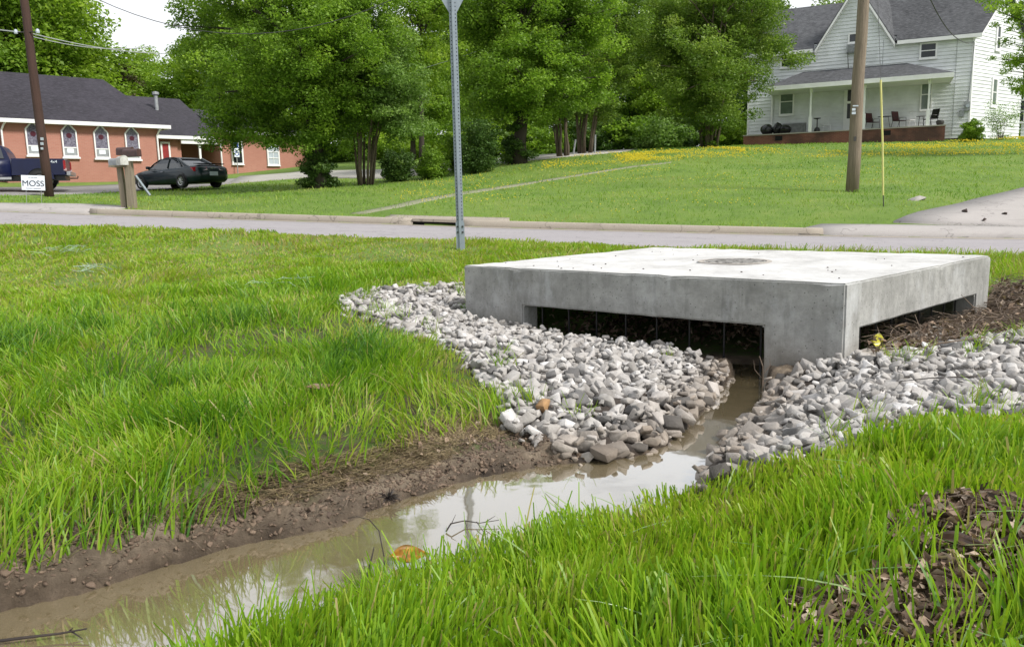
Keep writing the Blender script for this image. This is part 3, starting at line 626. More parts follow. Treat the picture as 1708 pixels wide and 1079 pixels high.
#---MARK-TEST
# ================================================================== GRASS
GRASS = leafmat('grass_blade', [(0, (.38, .3, .15)), (.1, (.34, .32, .1)), (.2, (.3, .37, .035)), (.45, (.235, .38, .02)), (.75, (.15, .3, .016)), (1, (.06, .16, .022))], .42, .45, .4)
def blades(name, P, h, wd, lean, rnd, seed, droop=.35, seg=3, label=None, cat=None, tip=.45, material=None):
    r_ = np.random.default_rng(seed); n = len(P); az = r_.uniform(0, 6.283, n); la = 9.4 * vnoise(P[:, 0] * 2.1, P[:, 1] * 2.1, 17) + r_.normal(0, 1.0, n)
    wx = np.cos(az) * wd / 2; wy = np.sin(az) * wd / 2; lx = np.cos(la) * lean * h; ly = np.sin(la) * lean * h; Vs = []
    dr = droop * r_.uniform(.2, 1.6, n)
    for k in range(seg + 1):
        q = k / seg; ws = 1 - (1 - tip) * q ** 1.6; bx = lx * (q * .55 + q * q * .9 * (dr + .2)); by = ly * (q * .55 + q * q * .9 * (dr + .2)); bz = h * (q - dr * .45 * lean * q ** 2.4)
        c = P + np.stack([bx, by, bz], -1); e = np.stack([wx * ws, wy * ws, 0 * wx], -1); Vs += [c - e, c + e]
    V = np.stack(Vs, 1).reshape(-1, 3); b_ = (np.arange(n) * 2 * (seg + 1))[:, None]
    Fq = np.concatenate([b_ + np.array([[2 * k, 2 * k + 1, 2 * k + 3, 2 * k + 2]]) for k in range(seg)], 0)
    me = npmesh(name, V, Fq, dict(rnd=np.repeat(np.clip(rnd, 0, 1), 2 * (seg + 1))))
    o = link(name, me, material or GRASS); return tag(o, label, cat, kind='stuff')
def sample(P, n, seed, dens=None):
    r_ = np.random.default_rng(seed); P_ = np.array([p[:2] for p in P]); lo = P_.min(0); hi = P_.max(0); q = r_.uniform(lo, hi, (n, 2)); k = inpoly(q[:, 0], q[:, 1], P); q = q[k]
    if dens is not None: q = q[r_.uniform(0, 1, len(q)) < dens(q)]
    return q
yn_road = [(x, yn(x) - .03) for x in (1.5, -2, -5, -9, -14, -20)]
LB = gpoly([(-420, 1065), (-200, 1000), (0, 966), (150, 936), (300, 893), (380, 876), (440, 845), (510, 812), (610, 772), (720, 738), (838, 712), (846, 668), (800, 645), (765, 603), (700, 567), (640, 545), (588, 530), (562, 508), (600, 490), (690, 482), (776, 480)]) + [BOX2[0], BOX2[3], (4.5, 10.5), (8, yn(8) - .03)] + yn_road + [(-20, 6), (-9, 1)]
RB = gpoly([(340, 1120), (440, 1072), (540, 1035), (650, 1002), (760, 972), (880, 927), (1000, 879), (1120, 839), (1165, 822), (1190, 808), (1340, 775), (1440, 750), (1500, 722), (1640, 706), (1800, 690), (2000, 640)]) + [(9, 5), (10, -1), (-1.5, -1.2)]
MUL = [(ground(1690, 905)[:2], .34), (ground(1470, 1040)[:2], .27), (ground(1590, 985)[:2], .14), (ground(1630, 860)[:2], .17)]
def cam_d_(q): return np.hypot(q[:, 0], q[:, 1])
# left bank
bare = lambda q: fbm(q[:, 0] * 1.1 + 7, q[:, 1] * 1.1, 3, 77)
def dL(q): d = cam_d_(q); return np.clip(3.8 / d, .1, 1) ** .95 * (1 - .6 * np.clip((fbm(q[:, 0] * .55 + 3, q[:, 1] * .8, 3, 99) - .5) * 5, 0, 1) * np.clip((9.5 - d) / 1.5, 0, 1)) * np.clip((bare(q) - .3) * 6, .3, 1)
q = sample(LB, 1500000, 3, dL); d = cam_d_(q); r_ = np.random.default_rng(5)
lush = np.clip((fbm(q[:, 0] * .9, q[:, 1] * .9, 3, 41) - .42) * 4, 0, 1); tuft = np.clip((vnoise(q[:, 0] * 3.3, q[:, 1] * 3.3, 9) - .45) * 3, 0, 1)
mown = np.clip((d - 8.3) / 2.2, 0, 1)
h = (.07 + .085 * lush + .07 * tuft * (1 - mown) + .06 * np.clip(1 - (d - 3) / 2.2, 0, 1)) * (1 - .35 * mown) * r_.uniform(.6, 1.25, len(q))
edge = dpoly(q[:, 0], q[:, 1], ROCKL); h *= 1 + .6 * np.clip(1 - edge / .7, 0, 1) * (q[:, 1] < 7)
pat = np.clip((fbm(q[:, 0] * .55 + 3, q[:, 1] * .8, 3, 99) - .5) * 5, 0, 1) * np.clip((d - 4) / 1.5, 0, 1) * np.clip((9.5 - d) / 1.5, 0, 1); h *= 1 - .45 * pat
rn = .42 - .18 * pat + .42 * lush * (1 - mown) + r_.normal(0, .16, len(q)) - .1 * mown + .1 * tuft - .3 * np.clip(.52 - bare(q), 0, .2) * 5 * .5
rn = np.where(r_.random(len(q)) < .04 + .06 * (1 - lush), r_.uniform(0, .14, len(q)), rn)
P3 = np.column_stack([q, surf(q[:, 0], q[:, 1]) - .01])
wd = r_.uniform(.0045, .0115, len(q)) * np.clip(d / 5.5, 1, 3)
lean = r_.uniform(.1, 1.0, len(q))
qs = sample(LB, 330000, 4, lambda q: np.clip(4.5 / cam_d_(q), .1, 1) ** 1.3 * np.clip(vnoise(q[:, 0] * 1.3, q[:, 1] * 1.3, 23) * 1.5 - .25, .1, 1)); rs = np.random.default_rng(8)
blades('dry_straw', np.column_stack([qs, surf(qs[:, 0], qs[:, 1]) + rs.uniform(0, .03, len(qs))]), rs.uniform(.012, .045, len(qs)), rs.uniform(.003, .006, len(qs)) * np.clip(cam_d_(qs) / 5, 1, 2), rs.uniform(1.2, 4, len(qs)), rs.uniform(0, .2, len(qs)), 16, droop=.1, seg=2, tip=.7, label='dry thatch lying between the grass blades of the far bank', cat='dead grass')
ne = d < 7.5
blades('grass', P3[ne], h[ne], wd[ne], lean[ne], rn[ne], 1, label='thick green grass covering the far bank of the ditch', cat='grass')
blades('grass', P3[~ne], h[~ne], wd[~ne], lean[~ne], rn[~ne], 2, seg=2, label='short yellow green verge grass along the near side of the road', cat='grass')
# near right bank
def dR(q):
    d = cam_d_(q); f = np.clip(3.2 / d, .1, 1) ** 1.1
    for c, r0 in MUL: f = f * np.clip(np.hypot(q[:, 0] - c[0], q[:, 1] - c[1]) / r0 - .45, .16, 1)
    return f
q = sample(RB, 330000, 13, dR); d = cam_d_(q); r_ = np.random.default_rng(15)
lush = np.clip((fbm(q[:, 0] * 1.6, q[:, 1] * 1.6, 3, 141) - .35) * 3, 0, 1)
h = (.07 + .085 * lush) * r_.uniform(.5, 1.25, len(q)); tall = r_.random(len(q)) < .05; h = np.where(tall, h * 1.5, h)
rn = .34 + .2 * lush + r_.normal(0, .14, len(q)); rn = np.where(r_.random(len(q)) < .05, r_.uniform(0, .12, len(q)), rn)
P3 = np.column_stack([q, surf(q[:, 0], q[:, 1]) - .01])
print('right blades', len(q))
blades('grass', P3, h, r_.uniform(.004, .0135, len(q)) * np.clip(d / 3.4, .85, 2), r_.uniform(.05, .62, len(q)), rn, 3, seg=4, tip=.6, droop=.3, label='tall fresh green grass on the near bank in the foreground', cat='grass')
# tufts growing through the edge stones
for nm_, RP, sd0, l_ in (('grass', ROCKL, 301, 'thin grass tufts growing through the edge of the left stone apron'), ('grass', ROCKR, 302, 'thin grass tufts growing through the edge of the right stone apron')):
    cen = np.mean(np.array(RP), 0); c_ = sample(RP, 260, sd0, lambda q: (dpoly(q[:, 0], q[:, 1], RP) < .3) & (dpoly(q[:, 0], q[:, 1], chan) > .35) & (dpoly(q[:, 0], q[:, 1], BOX2) > .3)); rs = np.random.default_rng(sd0)
    q = np.repeat(c_, 16, 0) + rs.normal(0, .035, (len(c_) * 16, 2))
    blades(nm_, np.column_stack([q, surf(q[:, 0], q[:, 1])]), rs.uniform(.08, .2, len(q)), rs.uniform(.004, .009, len(q)), rs.uniform(.2, 1, len(q)), rs.normal(.45, .2, len(q)), sd0, label=l_, cat='grass')
# clods of mud
MUDE0 = gpoly([(-200, 1056), (0, 1016), (150, 983), (290, 939), (400, 908), (480, 894), (560, 878), (620, 851), (700, 824), (800, 795), (930, 774), (1050, 760), (920, 735), (842, 716), (760, 725), (640, 770), (480, 800), (300, 862), (0, 935), (-200, 990)])
mm, tt, bb0 = nmat('mud_clod'); tt.links.new(mixc(tt, noise(tt, 9, 6, .7), ramp(tt, attr(tt, 'rnd'), [(0, (.05, .034, .023)), (.6, (.17, .118, .08)), (1, (.33, .245, .17))]), (.09, .06, .042)), bb0.inputs['Base Color']); bb0.inputs['Roughness'].default_value = .75; bump(tt, bb0, noise(tt, 70, 5, .7), .006)
q = sample(MUDE0, 60000, 401, lambda q: np.clip(2.9 / cam_d_(q), 0, 1) ** 2 * np.clip(vnoise(q[:, 0] * 5, q[:, 1] * 5, 77) * 1.6 - .2, .3, 1)); rs = np.random.default_rng(402)
me = rockmesh([(x, y, float(surf(x, y)) + .002, float(np.clip(rs.lognormal(math.log(.0068), .45), .003, .024)), 'L') for x, y in q], 'clods'); tag(link('mud_clods', me, mm), 'crumbly clods of brown mud along the ditch bank', 'mud', kind='stuff')
mb = MB()
q = sample(MUDE0, 3200, 403); 
for k in range(len(q)):
    x, y = q[k]; z = float(surf(x, y)) + .006; a = random.gauss(.4, .9); L_ = random.uniform(.02, .08); d_ = Vector((math.cos(a), math.sin(a), random.gauss(0, .15))) * L_; mb.tube([(x, y, z), Vector((x, y, z + .006)) + d_ * .5, Vector((x, y, z)) + d_], [.0016, .0016, .0008], 3, False)
tag(mb.build('roots', M['stick'], None), 'thin dark roots and stems strewn over the muddy bank', 'roots', kind='stuff')
q = sample(RB, 5200, 14, lambda q: np.clip(3 / cam_d_(q), .1, 1) * np.clip(vnoise(q[:, 0] * 1.9, q[:, 1] * 1.9, 61) * 2 - .5, .05, 1)); rs = np.random.default_rng(18)
blades('grass', np.column_stack([q, surf(q[:, 0], q[:, 1])]), rs.uniform(.09, .17, len(q)), rs.uniform(.007, .014, len(q)), rs.uniform(.9, 2.0, len(q)), rs.uniform(.0, 1, len(q)), 19, seg=5, tip=.35, droop=.7, label='pale broad bent grass blades among the foreground grass', cat='grass', material=leafmat('pale_blade', [(0, (.3, .4, .16)), (.5, (.22, .34, .12)), (1, (.14, .27, .07))], .3, .35, .5))
# dry flattened straw at the mud edge
MUDE = gpoly([(-200, 1000), (0, 950), (150, 915), (300, 875), (400, 855), (480, 845), (560, 820), (640, 800), (700, 790), (800, 740), (870, 720), (840, 690), (780, 690), (640, 740), (480, 780), (300, 845), (0, 915), (-200, 960)])
q = sample(MUDE, 120000, 23); r_ = np.random.default_rng(25)
blades('dry_straw', np.column_stack([q, surf(q[:, 0], q[:, 1]) + .004]), r_.uniform(.006, .026, len(q)), r_.uniform(.0015, .004, len(q)), r_.uniform(1.5, 6, len(q)), r_.uniform(0, .8, len(q)) ** 2, 6, droop=.1, seg=2, tip=.8, label='flattened straw and thatch along the muddy bank', cat='dead grass', material=leafmat('thatch', [(0, (.34, .27, .16)), (.25, (.22, .165, .09)), (.6, (.07, .05, .032)), (1, (.16, .2, .05))], .1, .8, .2))
# strip right of the box, by the road
RS = [tuple(C_.xy + v.xy * .05), tuple(ground(1655, 470)[:2]), tuple(ground(1850, 470)[:2]), (16, 8.3), (16, yn(16) - .05), (6, yn(6) - .05), (3.6, yn(3.6) - .05), tuple(D.xy + v.xy * .1)]
q = sample(RS, 60000, 33, lambda q: np.clip(vnoise(q[:, 0] * 2, q[:, 1] * 2, 3) * 1.4, .15, .9)); r_ = np.random.default_rng(35)
blades('grass', np.column_stack([q, surf(q[:, 0], q[:, 1]) - .01]), r_.uniform(.05, .16, len(q)), r_.uniform(.007, .016, len(q)), r_.uniform(.1, .9, len(q)), np.where(r_.random(len(q)) < .25, r_.uniform(0, .15, len(q)), r_.normal(.38, .15, len(q))), 7, seg=2, label='rough grass tufts between the drain box and the road', cat='grass')
# the lawn beyond the road
LAWN = [(-30, yf(-30) + .35), (APL - .3, yf(APL) + .3), (APR, yf(APR) + .3)] + [tuple(p) for p in dA] + [(40, 34), (44, 50), (5, 52)] + [tuple(p) for p in laneA[::-1]] + [tuple(p) for p in lotA[::-1][:5]] + [(-34, 32), (-34, 27)]
def okl(q): return ~inpoly(q[:, 0], q[:, 1], [(APL - 7.2, yf(APL - 7.2)), (APL, yf(APL)), (APL + .6, yf(APL + .6) + 1.6), (APL - 8.4, yf(APL - 8.4) + 2.5)])
q = sample(LAWN, 520000, 43, lambda q: np.clip(24 / np.hypot(q[:, 0], q[:, 1]), .2, 1) ** 1.3 * okl(q) * .8); r_ = np.random.default_rng(45); d = cam_d_(q)
rn = .46 + (fbm(q[:, 0] * .55, q[:, 1] * .55, 3, 4) - .5) * 1.0 + r_.normal(0, .11, len(q)); tu = np.clip((vnoise(q[:, 0] * 1.8, q[:, 1] * 1.8, 6) - .62) * 4, 0, 1)
blades('lawn_grass', np.column_stack([q, surf(q[:, 0], q[:, 1]) - .005]), r_.uniform(.03, .075, len(q)) * (1 + tu), r_.uniform(.012, .026, len(q)) * np.clip(d / 25, .8, 1.7), r_.uniform(.1, 1.1, len(q)), rn, 8, seg=1, tip=.5, label='mown lawn sloping up beyond the road', cat='grass', material=leafmat('lawn_blade', [(0, (.34, .32, .12)), (.25, (.29, .37, .06)), (.5, (.2, .33, .038)), (.8, (.125, .25, .028)), (1, (.05, .12, .02))], .35, .55, .3))
print('lawn', len(q))
# yellow flowers
FL = [(gpoly([(905, 272), (1000, 258), (1130, 251), (1240, 250), (1575, 238), (1708, 233), (1850, 230), (1850, 262), (1708, 260), (1500, 262), (1250, 266), (1120, 270), (1000, 278), (900, 290)]), 75000), (gpoly([(640, 340), (700, 312), (800, 292), (1000, 268), (1150, 258), (1100, 300), (940, 318), (820, 345), (700, 352)]), 1100), (gpoly([(960, 330), (1300, 280), (1500, 265), (1500, 300), (1200, 360), (1000, 365)]), 500), (gpoly([(985, 266), (1120, 254), (1240, 250), (1245, 258), (1120, 268), (990, 276)]), 2300), (gpoly([(1440, 246), (1560, 240), (1640, 236), (1800, 230), (1800, 250), (1640, 250), (1440, 254)]), 22000)]
q = np.concatenate([sample(P, int(n * 2.6), 50 + i, lambda q: np.clip((vnoise(q[:, 0] * .7, q[:, 1] * .7, 13) - .25) * 1.8, 0, 1)) for i, (P, n) in enumerate(FL)])
r_ = np.random.default_rng(51); z = surf(q[:, 0], q[:, 1]) + r_.uniform(.06, .15, len(q)); s_ = r_.uniform(.014, .028, len(q)) * np.clip(np.hypot(q[:, 0], q[:, 1]) / 32, .8, 1.4)
T6 = np.array([(1, 0, 0), (0, 1, 0), (-1, 0, 0), (0, -1, 0), (0, 0, .7), (0, 0, -.7)]); V = (np.column_stack([q, z])[:, None] + T6[None] * s_[:, None, None]).reshape(-1, 3)
T8 = np.array([(0, 1, 4), (1, 2, 4), (2, 3, 4), (3, 0, 4), (1, 0, 5), (2, 1, 5), (3, 2, 5), (0, 3, 5)])
me = npmesh('flowers', V, (np.arange(len(q))[:, None, None] * 6 + T8[None]).reshape(-1, 3)); tag(link('yellow_flowers', me, mat('buttercup', (.72, .6, .02), (.6, .47, .01), .7)), 'small yellow wildflowers scattered through the upper lawn', 'flowers', kind='stuff')

# ================================================================== LEAF LITTER, STICKS
LIT = leafmat('dead_leaf', [(0, (.045, .032, .024)), (.35, (.14, .095, .068)), (.7, (.28, .2, .145)), (1, (.48, .39, .31))], .15, .7, .2)
def leaves(name, C0, size, seed, m, flat=.5, label=None, cat=None, asp=2.1, rnd=None, parent=None):
    r_ = np.random.default_rng(seed); n = len(C0)
    nn = r_.normal(0, 1, (n, 3)); nn /= np.linalg.norm(nn, axis=1)[:, None]; nn[:, 2] = np.abs(nn[:, 2]) + flat; nn /= np.linalg.norm(nn, axis=1)[:, None]
    a = np.cross(nn, r_.normal(0, 1, (n, 3))); a /= np.linalg.norm(a, axis=1)[:, None]; b_ = np.cross(nn, a); size = size[:, None]
    w_ = size / asp; V = np.stack([C0 - a * size * .5, C0 - a * size * .1 + b_ * w_ * .5 + nn * w_ * .25, C0 + a * size * .5 - nn * size * .12, C0 - a * size * .1 - b_ * w_ * .5 + nn * w_ * .25], 1).reshape(-1, 3)
    k = np.arange(n)[:, None] * 4; Fq = np.concatenate([k + np.array([[0, 1, 2]]), k + np.array([[0, 2, 3]])], 1).reshape(-1, 3)
    me = npmesh(name, V, Fq, dict(rnd=np.repeat(np.clip(r_.uniform(0, 1, n) if rnd is None else rnd, 0, 1), 4)))
    return tag(link(name, me, m, parent), label, cat, kind='stuff' if label else None)
def litter(P, n, seed, size, lift, lab, sticks=0):
    q = sample(P, n * 2, seed); q = q[~inpoly(q[:, 0], q[:, 1], BOX2)]; r_ = np.random.default_rng(seed); z = surf(q[:, 0], q[:, 1]) + r_.uniform(0, 1, len(q)) ** 1.5 * lift * (.3 + vnoise(q[:, 0] * 4, q[:, 1] * 4, 8))
    o = leaves('leaf_litter', np.column_stack([q, z]), r_.uniform(*size, len(q)), seed, LIT, .4, lab, 'leaf litter')
    if sticks:
        mb = MB()
        for k in range(sticks):
            x, y = q[k % len(q)]; L_ = r_.uniform(.08, .4) * (1 if sticks > 99 else .45); a = r_.uniform(0, 6.28); z0 = g1(x, y) + lift * r_.uniform(.2, 1); d_ = Vector((math.cos(a), math.sin(a), r_.normal(0, .22)))
            c = Vector((x, y, z0)); pr = d_.cross(Vector((0, 0, 1))) * r_.normal(0, .12) + Vector((0, 0, r_.normal(0, .08)))
            mb.tube([c - d_ * L_ / 2, c + pr * L_, c + d_ * L_ / 2], [.003, .0035, .0015], 4)
        tag(mb.build('twigs', M['stick'], None), lab.replace('leaves', 'twigs').replace('leaf', 'twig'), 'twigs', kind='stuff')
litter(DEB, 3200, 61, (.03, .1), .13, 'brown dead leaves heaped at the right slot of the drain box', 650)
ins = [tuple((A + u * a + v * c).xy) for a, c in ((.3, .55), (2.9, .9), (LU - .35, 1.2), (LU - .3, 2.6), (.3, 2.7))]
r_ = np.random.default_rng(3); q = sample(ins, 5200, 71); leaves('leaf_litter', np.column_stack([q, r_.uniform(0, .42, len(q)) * np.clip(vnoise(q[:, 0] * 3, q[:, 1] * 3, 3) * 1.3, 0, 1)]), r_.uniform(.03, .09, len(q)), 71, LIT, .4, 'dark dead leaves and trash collected inside the drain box', 'leaf litter')
def disc(c, r0, n=14, sq=.7): return [(c[0] + math.cos(k * 6.283 / n) * r0 * random.uniform(.75, 1.2), c[1] + math.sin(k * 6.283 / n) * r0 * sq * random.uniform(.75, 1.2)) for k in range(n)]
for k, (c, r0) in enumerate(MUL):
    litter(disc(c, r0), int(5500 * r0 * r0 * 3) + 60, 80 + k, (.02, .075), .06, ['brown leaf mulch heap in the grass at the right edge', 'brown leaf mulch heap in the grass at the bottom right', 'small scrap of brown leaves between the two mulch heaps', 'brown leaves trailing left of the right hand mulch heap'][k], 16)
q = np.concatenate([sample(LB, 1500, 91, lambda q: (cam_d_(q) < 8) * np.clip((vnoise(q[:, 0] * 1.5, q[:, 1] * 1.5, 55) - .5) * 2, 0, 1)), sample(MUDE, 900, 92)])
leaves('leaf_litter', np.column_stack([q, surf(q[:, 0], q[:, 1]) + .015]), np.random.default_rng(1).uniform(.02, .06, len(q)), 93, LIT, .8, 'scattered brown leaves lying in the grass of the far bank', 'leaf litter')
def stick(pts, r0, lab, br=(), name='stick', m=None):
    mb = MB(); n = len(pts); mb.tube(pts, [r0 * (1 - .6 * i / (n - 1)) for i in range(n)], 6)
    for b_ in br: mb.tube(b_, [r0 * .55, r0 * .2] if len(b_) == 2 else [r0 * .55, r0 * .4, r0 * .15], 5)
    return tag(mb.build(name, m or M['stick'], None), lab, name)
W0 = lambda x, y, z=.004: tuple(atz(x, y, z))
DK = mat('wet_bark', (.035, .025, .02), (.015, .01, .009), .5)
stick([W0(-60, 1076, .01), W0(40, 1063, .02), W0(100, 1056, .02), W0(145, 1048, .03)], .0065, 'dark broken stick floating at the bottom left corner', [[W0(120, 1053, .02), W0(138, 1065, .004)], [W0(115, 1053, .02), W0(122, 1046, .04)]], m=DK)
stick([W0(612, 965, 0), W0(618, 938, .05), W0(624, 912, .09)], .005, 'short dark forked stub standing in water left of the floating leaf', [[W0(612, 962, 0), W0(604, 930, .05)]], m=DK)
p0 = np.array(W0(637, 965, 0)); stick([W0(641, 965, 0), W0(641, 930, .06), W0(632, 885, .13), W0(616, 866, .16), W0(595, 861, .15), W0(580, 864, .13)], .0028, 'thin arched stem bending over the water beside the floating leaf', m=DK)
stick([W0(744, 886, .005), W0(752, 873, .03), W0(775, 868, .02), W0(800, 872, .015), W0(832, 867, .02)], .004, 'dark branched twig floating in the pool between bank and grass', [[W0(752, 875, .03), W0(760, 858, .06)], [W0(775, 868, .02), W0(782, 888, .01)], [W0(795, 870, .02), W0(806, 886, .01), W0(818, 878, .01)], [W0(810, 870, .02), W0(826, 860, .05)]], m=DK)
e = ground(1272, 655); stick([e, e + (0, 0, .1), e + (-.01, -.02, .2), e + (-.03, 0, .27)], .007, 'upright bare twig at the right side of the outlet slot', [[e + (0, 0, .1), e + (-.06, 0, .17), e + (-.07, 0, .24)], [e + (0, 0, .14), e + (.05, 0, .2), e + (.045, 0, .25)], [e + (0, 0, .06), e + (.05, 0, .1)]])
e = ground(1640, 585); f = ground(1480, 612); stick([e + (0, 0, .1), (e + f) / 2 + (0, 0, .11), f + (0, 0, .06)], .008, 'long pale stick lying on the debris in front of the right slot')
e = ground(1590, 548); stick([e + (0, 0, .02), e + (.1, -.1, .2), e + (.3, -.2, .12), e + (.42, -.25, .02)], .009, 'bent branch arching out of the debris by the right slot', [[e + (.1, -.1, .2), e + (.02, -.05, .3)]])
e = ground(1600, 655); f = ground(1500, 660); stick([e + (.1, 0, .1), (e + f) / 2 + (0, 0, .1), f + (0, 0, .09)], .006, 'thin twig lying across the stones right of the channel', m=DK)
# dark root clump on the mud by the water
e = ground(648, 832); mb = MB()
for k in range(60):
    d_ = Vector((random.gauss(0, 1), random.gauss(0, .8), abs(random.gauss(0, .8)))).normalized() * random.uniform(.03, .07); mb.tube([e, Vector(e) + d_ * .6, Vector(e) + d_ + Vector((0, 0, -.01))], [.003, .0025, .001], 4)
tag(mb.build('root_clump', DK, None), 'dark spiky clump of roots on the mud at the water edge', 'root clump')
# floating orange leaf : curled boat shape
def curled(name, lab, cpos, L_, W_, rz, col, col2, lift, curl=.5):
    mb = MB(); n = 12; R_ = []
    for i in range(n + 1):
        q = i / n; hw = W_ * math.sin(math.pi * min(q, .9999) ** .9) ** 1.25 * .5 + .0004; ring = []
        for j in range(7):
            s_ = j / 3 - 1; ring.append((L_ * (q - .5), hw * s_, abs(s_) ** 1.6 * hw * curl + .12 * L_ * (2 * q - 1) ** 2 + .004 * math.sin(9 * q + j)))
        R_.append(ring)
    mb.loft(R_, cap=False, closed=False); m = mat(name + '_skin', col, col2, .35, 30); m.node_tree.nodes['Principled BSDF'].inputs['Specular IOR Level'].default_value = .5
    tt = m.node_tree; cc = N(tt, 'ShaderNodeTexCoord').outputs['Object']; sx = N(tt, 'ShaderNodeSeparateXYZ'); tt.links.new(cc, sx.inputs[0]); ab = N(tt, 'ShaderNodeMath', operation='ABSOLUTE'); tt.links.new(sx.outputs[1], ab.inputs[0])
    ad = N(tt, 'ShaderNodeMath', operation='DIVIDE'); tt.links.new(ab.outputs[0], ad.inputs[0]); ad.inputs[1].default_value = W_ * .5; bb_ = tt.nodes['Principled BSDF']; old = bb_.inputs['Base Color'].links[0].from_socket; tt.links.new(mixc(tt, ramp(tt, ad.outputs[0], [(.7, (0, 0, 0)), (.93, (1, 1, 1))]), old, tuple(k * .25 for k in col)), bb_.inputs['Base Color'])
    o = mb.build(name, m, None, True); o.location = (cpos[0], cpos[1], cpos[2] + lift); o.rotation_euler = (.5, 0, rz)
    md = o.modifiers.new('thick', 'SOLIDIFY'); md.thickness = .0012; return tag(o, lab, 'leaf')
curled('fallen_leaf', 'curled orange leaf with brown rim floating on the water', atz(683, 938, 0), .155, .085, .1, (.4, .2, .012), (.12, .04, .008), .02, .7)
curled('fallen_leaf', 'bright yellow leaf standing among the debris at the right slot', ground(1462, 585), .13, .13, 1.2, (.62, .6, .08), (.5, .45, .05), .06, .7).rotation_euler = (1.1, .2, .1)
curled('fallen_leaf', 'large brown curled leaf in the foreground grass at right', ground(1600, 940), .13, .045, -.6, (.13, .075, .05), (.07, .04, .03), .06, 1.2)
curled('fallen_leaf', 'long tan dead leaf lying in the grass of the far bank', ground(535, 664), .17, .05, .2, (.25, .17, .1), (.14, .09, .06), .06, .9)
curled('fallen_leaf', 'small pale dead leaf in the grass left of the long tan leaf', ground(408, 695), .1, .06, .9, (.4, .34, .28), (.22, .17, .13), .06, .8)
# small clods on the drive, pale stone in the lawn, crumbs on the slab
CL = mat('dark_clod', (.05, .03, .025), (.02, .015, .012), .9, 20)
for x, y, l in ((1608, 357, 'dark clod on the driveway, leftmost and highest of the three'), (1675, 361, 'dark clod on the driveway, rightmost of the three'), (1641, 372, 'dark clod on the driveway, lowest of the three')): rock1(x, y, .07, l, .5, 0, CL, name='clod', up=.9)
rock1(1530, 334, .2, 'pale flat stone half sunk in the lawn right of the yellow marker', .6, .3, up=.0).scale = (1.3, 1, .7)
mb = MB()
for k in range(34):
    a, c = random.uniform(.1, LU - .1), random.uniform(.1, LV - .1); p = A + u * a + v * c; s_ = random.uniform(.005, .014); mb.box((p.x, p.y, .753), (s_ * 1.6, s_, .007), None, .5)
tag(mb.build('grit', CL, None), 'dark specks of grit and leaf crumbs on the white slab top', 'grit', kind='stuff')
#---MARK-TREES
# ================================================================== TREES
LM = {
 'oak': leafmat('oak_leaves', [(0, (0.078, 0.143, 0.0172)), (0.5, (0.1625, 0.2795, 0.0315)), (1, (0.299, 0.442, 0.0501))], 0.42),
 'soft': leafmat('myrtle_leaves', [(0, (0.084, 0.15, 0.033)), (0.5, (0.168, 0.276, 0.066)), (1, (0.288, 0.408, 0.1122))], 0.42),
 'lime': leafmat('spring_leaves', [(0, (0.112, 0.1904, 0.0172)), (0.5, (0.2128, 0.336, 0.0345)), (1, (0.336, 0.4592, 0.0616))], 0.47),
 'dark': leafmat('dark_leaves', [(0, (0.0338, 0.0675, 0.0149)), (0.5, (0.0675, 0.135, 0.0267)), (1, (0.135, 0.216, 0.0446))], 0.27),
 'olive': leafmat('olive_leaves', [(0, (0.0684, 0.126, 0.0192)), (0.5, (0.1482, 0.2394, 0.036)), (1, (0.2736, 0.3654, 0.066))], 0.37),
 'pine': leafmat('brownish_pine', [(0, (.05, .045, .022)), (.5, (.11, .1, .05)), (1, (.18, .15, .085))], .2)}
def foliage(name, C0, rc, nl, size, seed, m, parent, flat=.5, droop=0, asp=1.8, up=.5):
    """leaf quads gathered in flattened clusters round centres C0"""
    r_ = np.random.default_rng(seed); k = len(C0); wgt = rc ** 2; ci = r_.choice(k, nl, p=wgt / wgt.sum())
    d = r_.normal(0, 1, (nl, 3)); d /= np.linalg.norm(d, axis=1)[:, None]; rr_ = r_.uniform(0, 1, nl) ** .45
    P = d * rr_[:, None] * rc[ci][:, None]; P[:, 2] *= flat; P[:, 2] -= droop * (P[:, 0] ** 2 + P[:, 1] ** 2) / rc[ci]; P += C0[ci]
    nn = r_.normal(0, 1, (nl, 3)); nn[:, 2] = np.abs(nn[:, 2]) + up; nn /= np.linalg.norm(nn, axis=1)[:, None]
    a = np.cross(nn, r_.normal(0, 1, (nl, 3))); a /= np.linalg.norm(a, axis=1)[:, None]; b_ = np.cross(nn, a); s_ = (size * r_.uniform(.6, 1.4, nl))[:, None]
    V = np.stack([P - a * s_ * .5, P + b_ * s_ * .5 / asp * 1.1 + nn * s_ * .08, P + a * s_ * .5, P - b_ * s_ * .5 / asp * 1.1 + nn * s_ * .08], 1).reshape(-1, 3)
    Fq = np.arange(nl)[:, None] * 4 + np.array([[0, 1, 2, 3]])
    cv = r_.normal(.5, .17, k); rn = np.clip(cv[ci] + r_.normal(0, .16, nl), 0, 1)
    return link(name, npmesh(name, V, Fq, dict(rnd=np.repeat(rn, 4))), LM[m] if isinstance(m, str) else m, parent)
def clusters(ells, n, rc, seed, shell=.5):
    r_ = np.random.default_rng(seed); vol = np.array([e[3] * e[4] * e[5] for e in ells]) ** .75; out_ = []; rs_ = []
    for e, k in zip(ells, np.maximum(1, (vol / vol.sum() * n)).astype(int)):
        d = r_.normal(0, 1, (k, 3)); d /= np.linalg.norm(d, axis=1)[:, None]; q = r_.uniform(0, 1, k) ** shell * r_.choice([1, 1, 1.1, .95], k)
        out_.append(np.array(e[:3]) + d * q[:, None] * np.array(e[3:])); rs_.append(rc * r_.uniform(.55, 1.35, k))
    return np.concatenate(out_), np.concatenate(rs_)
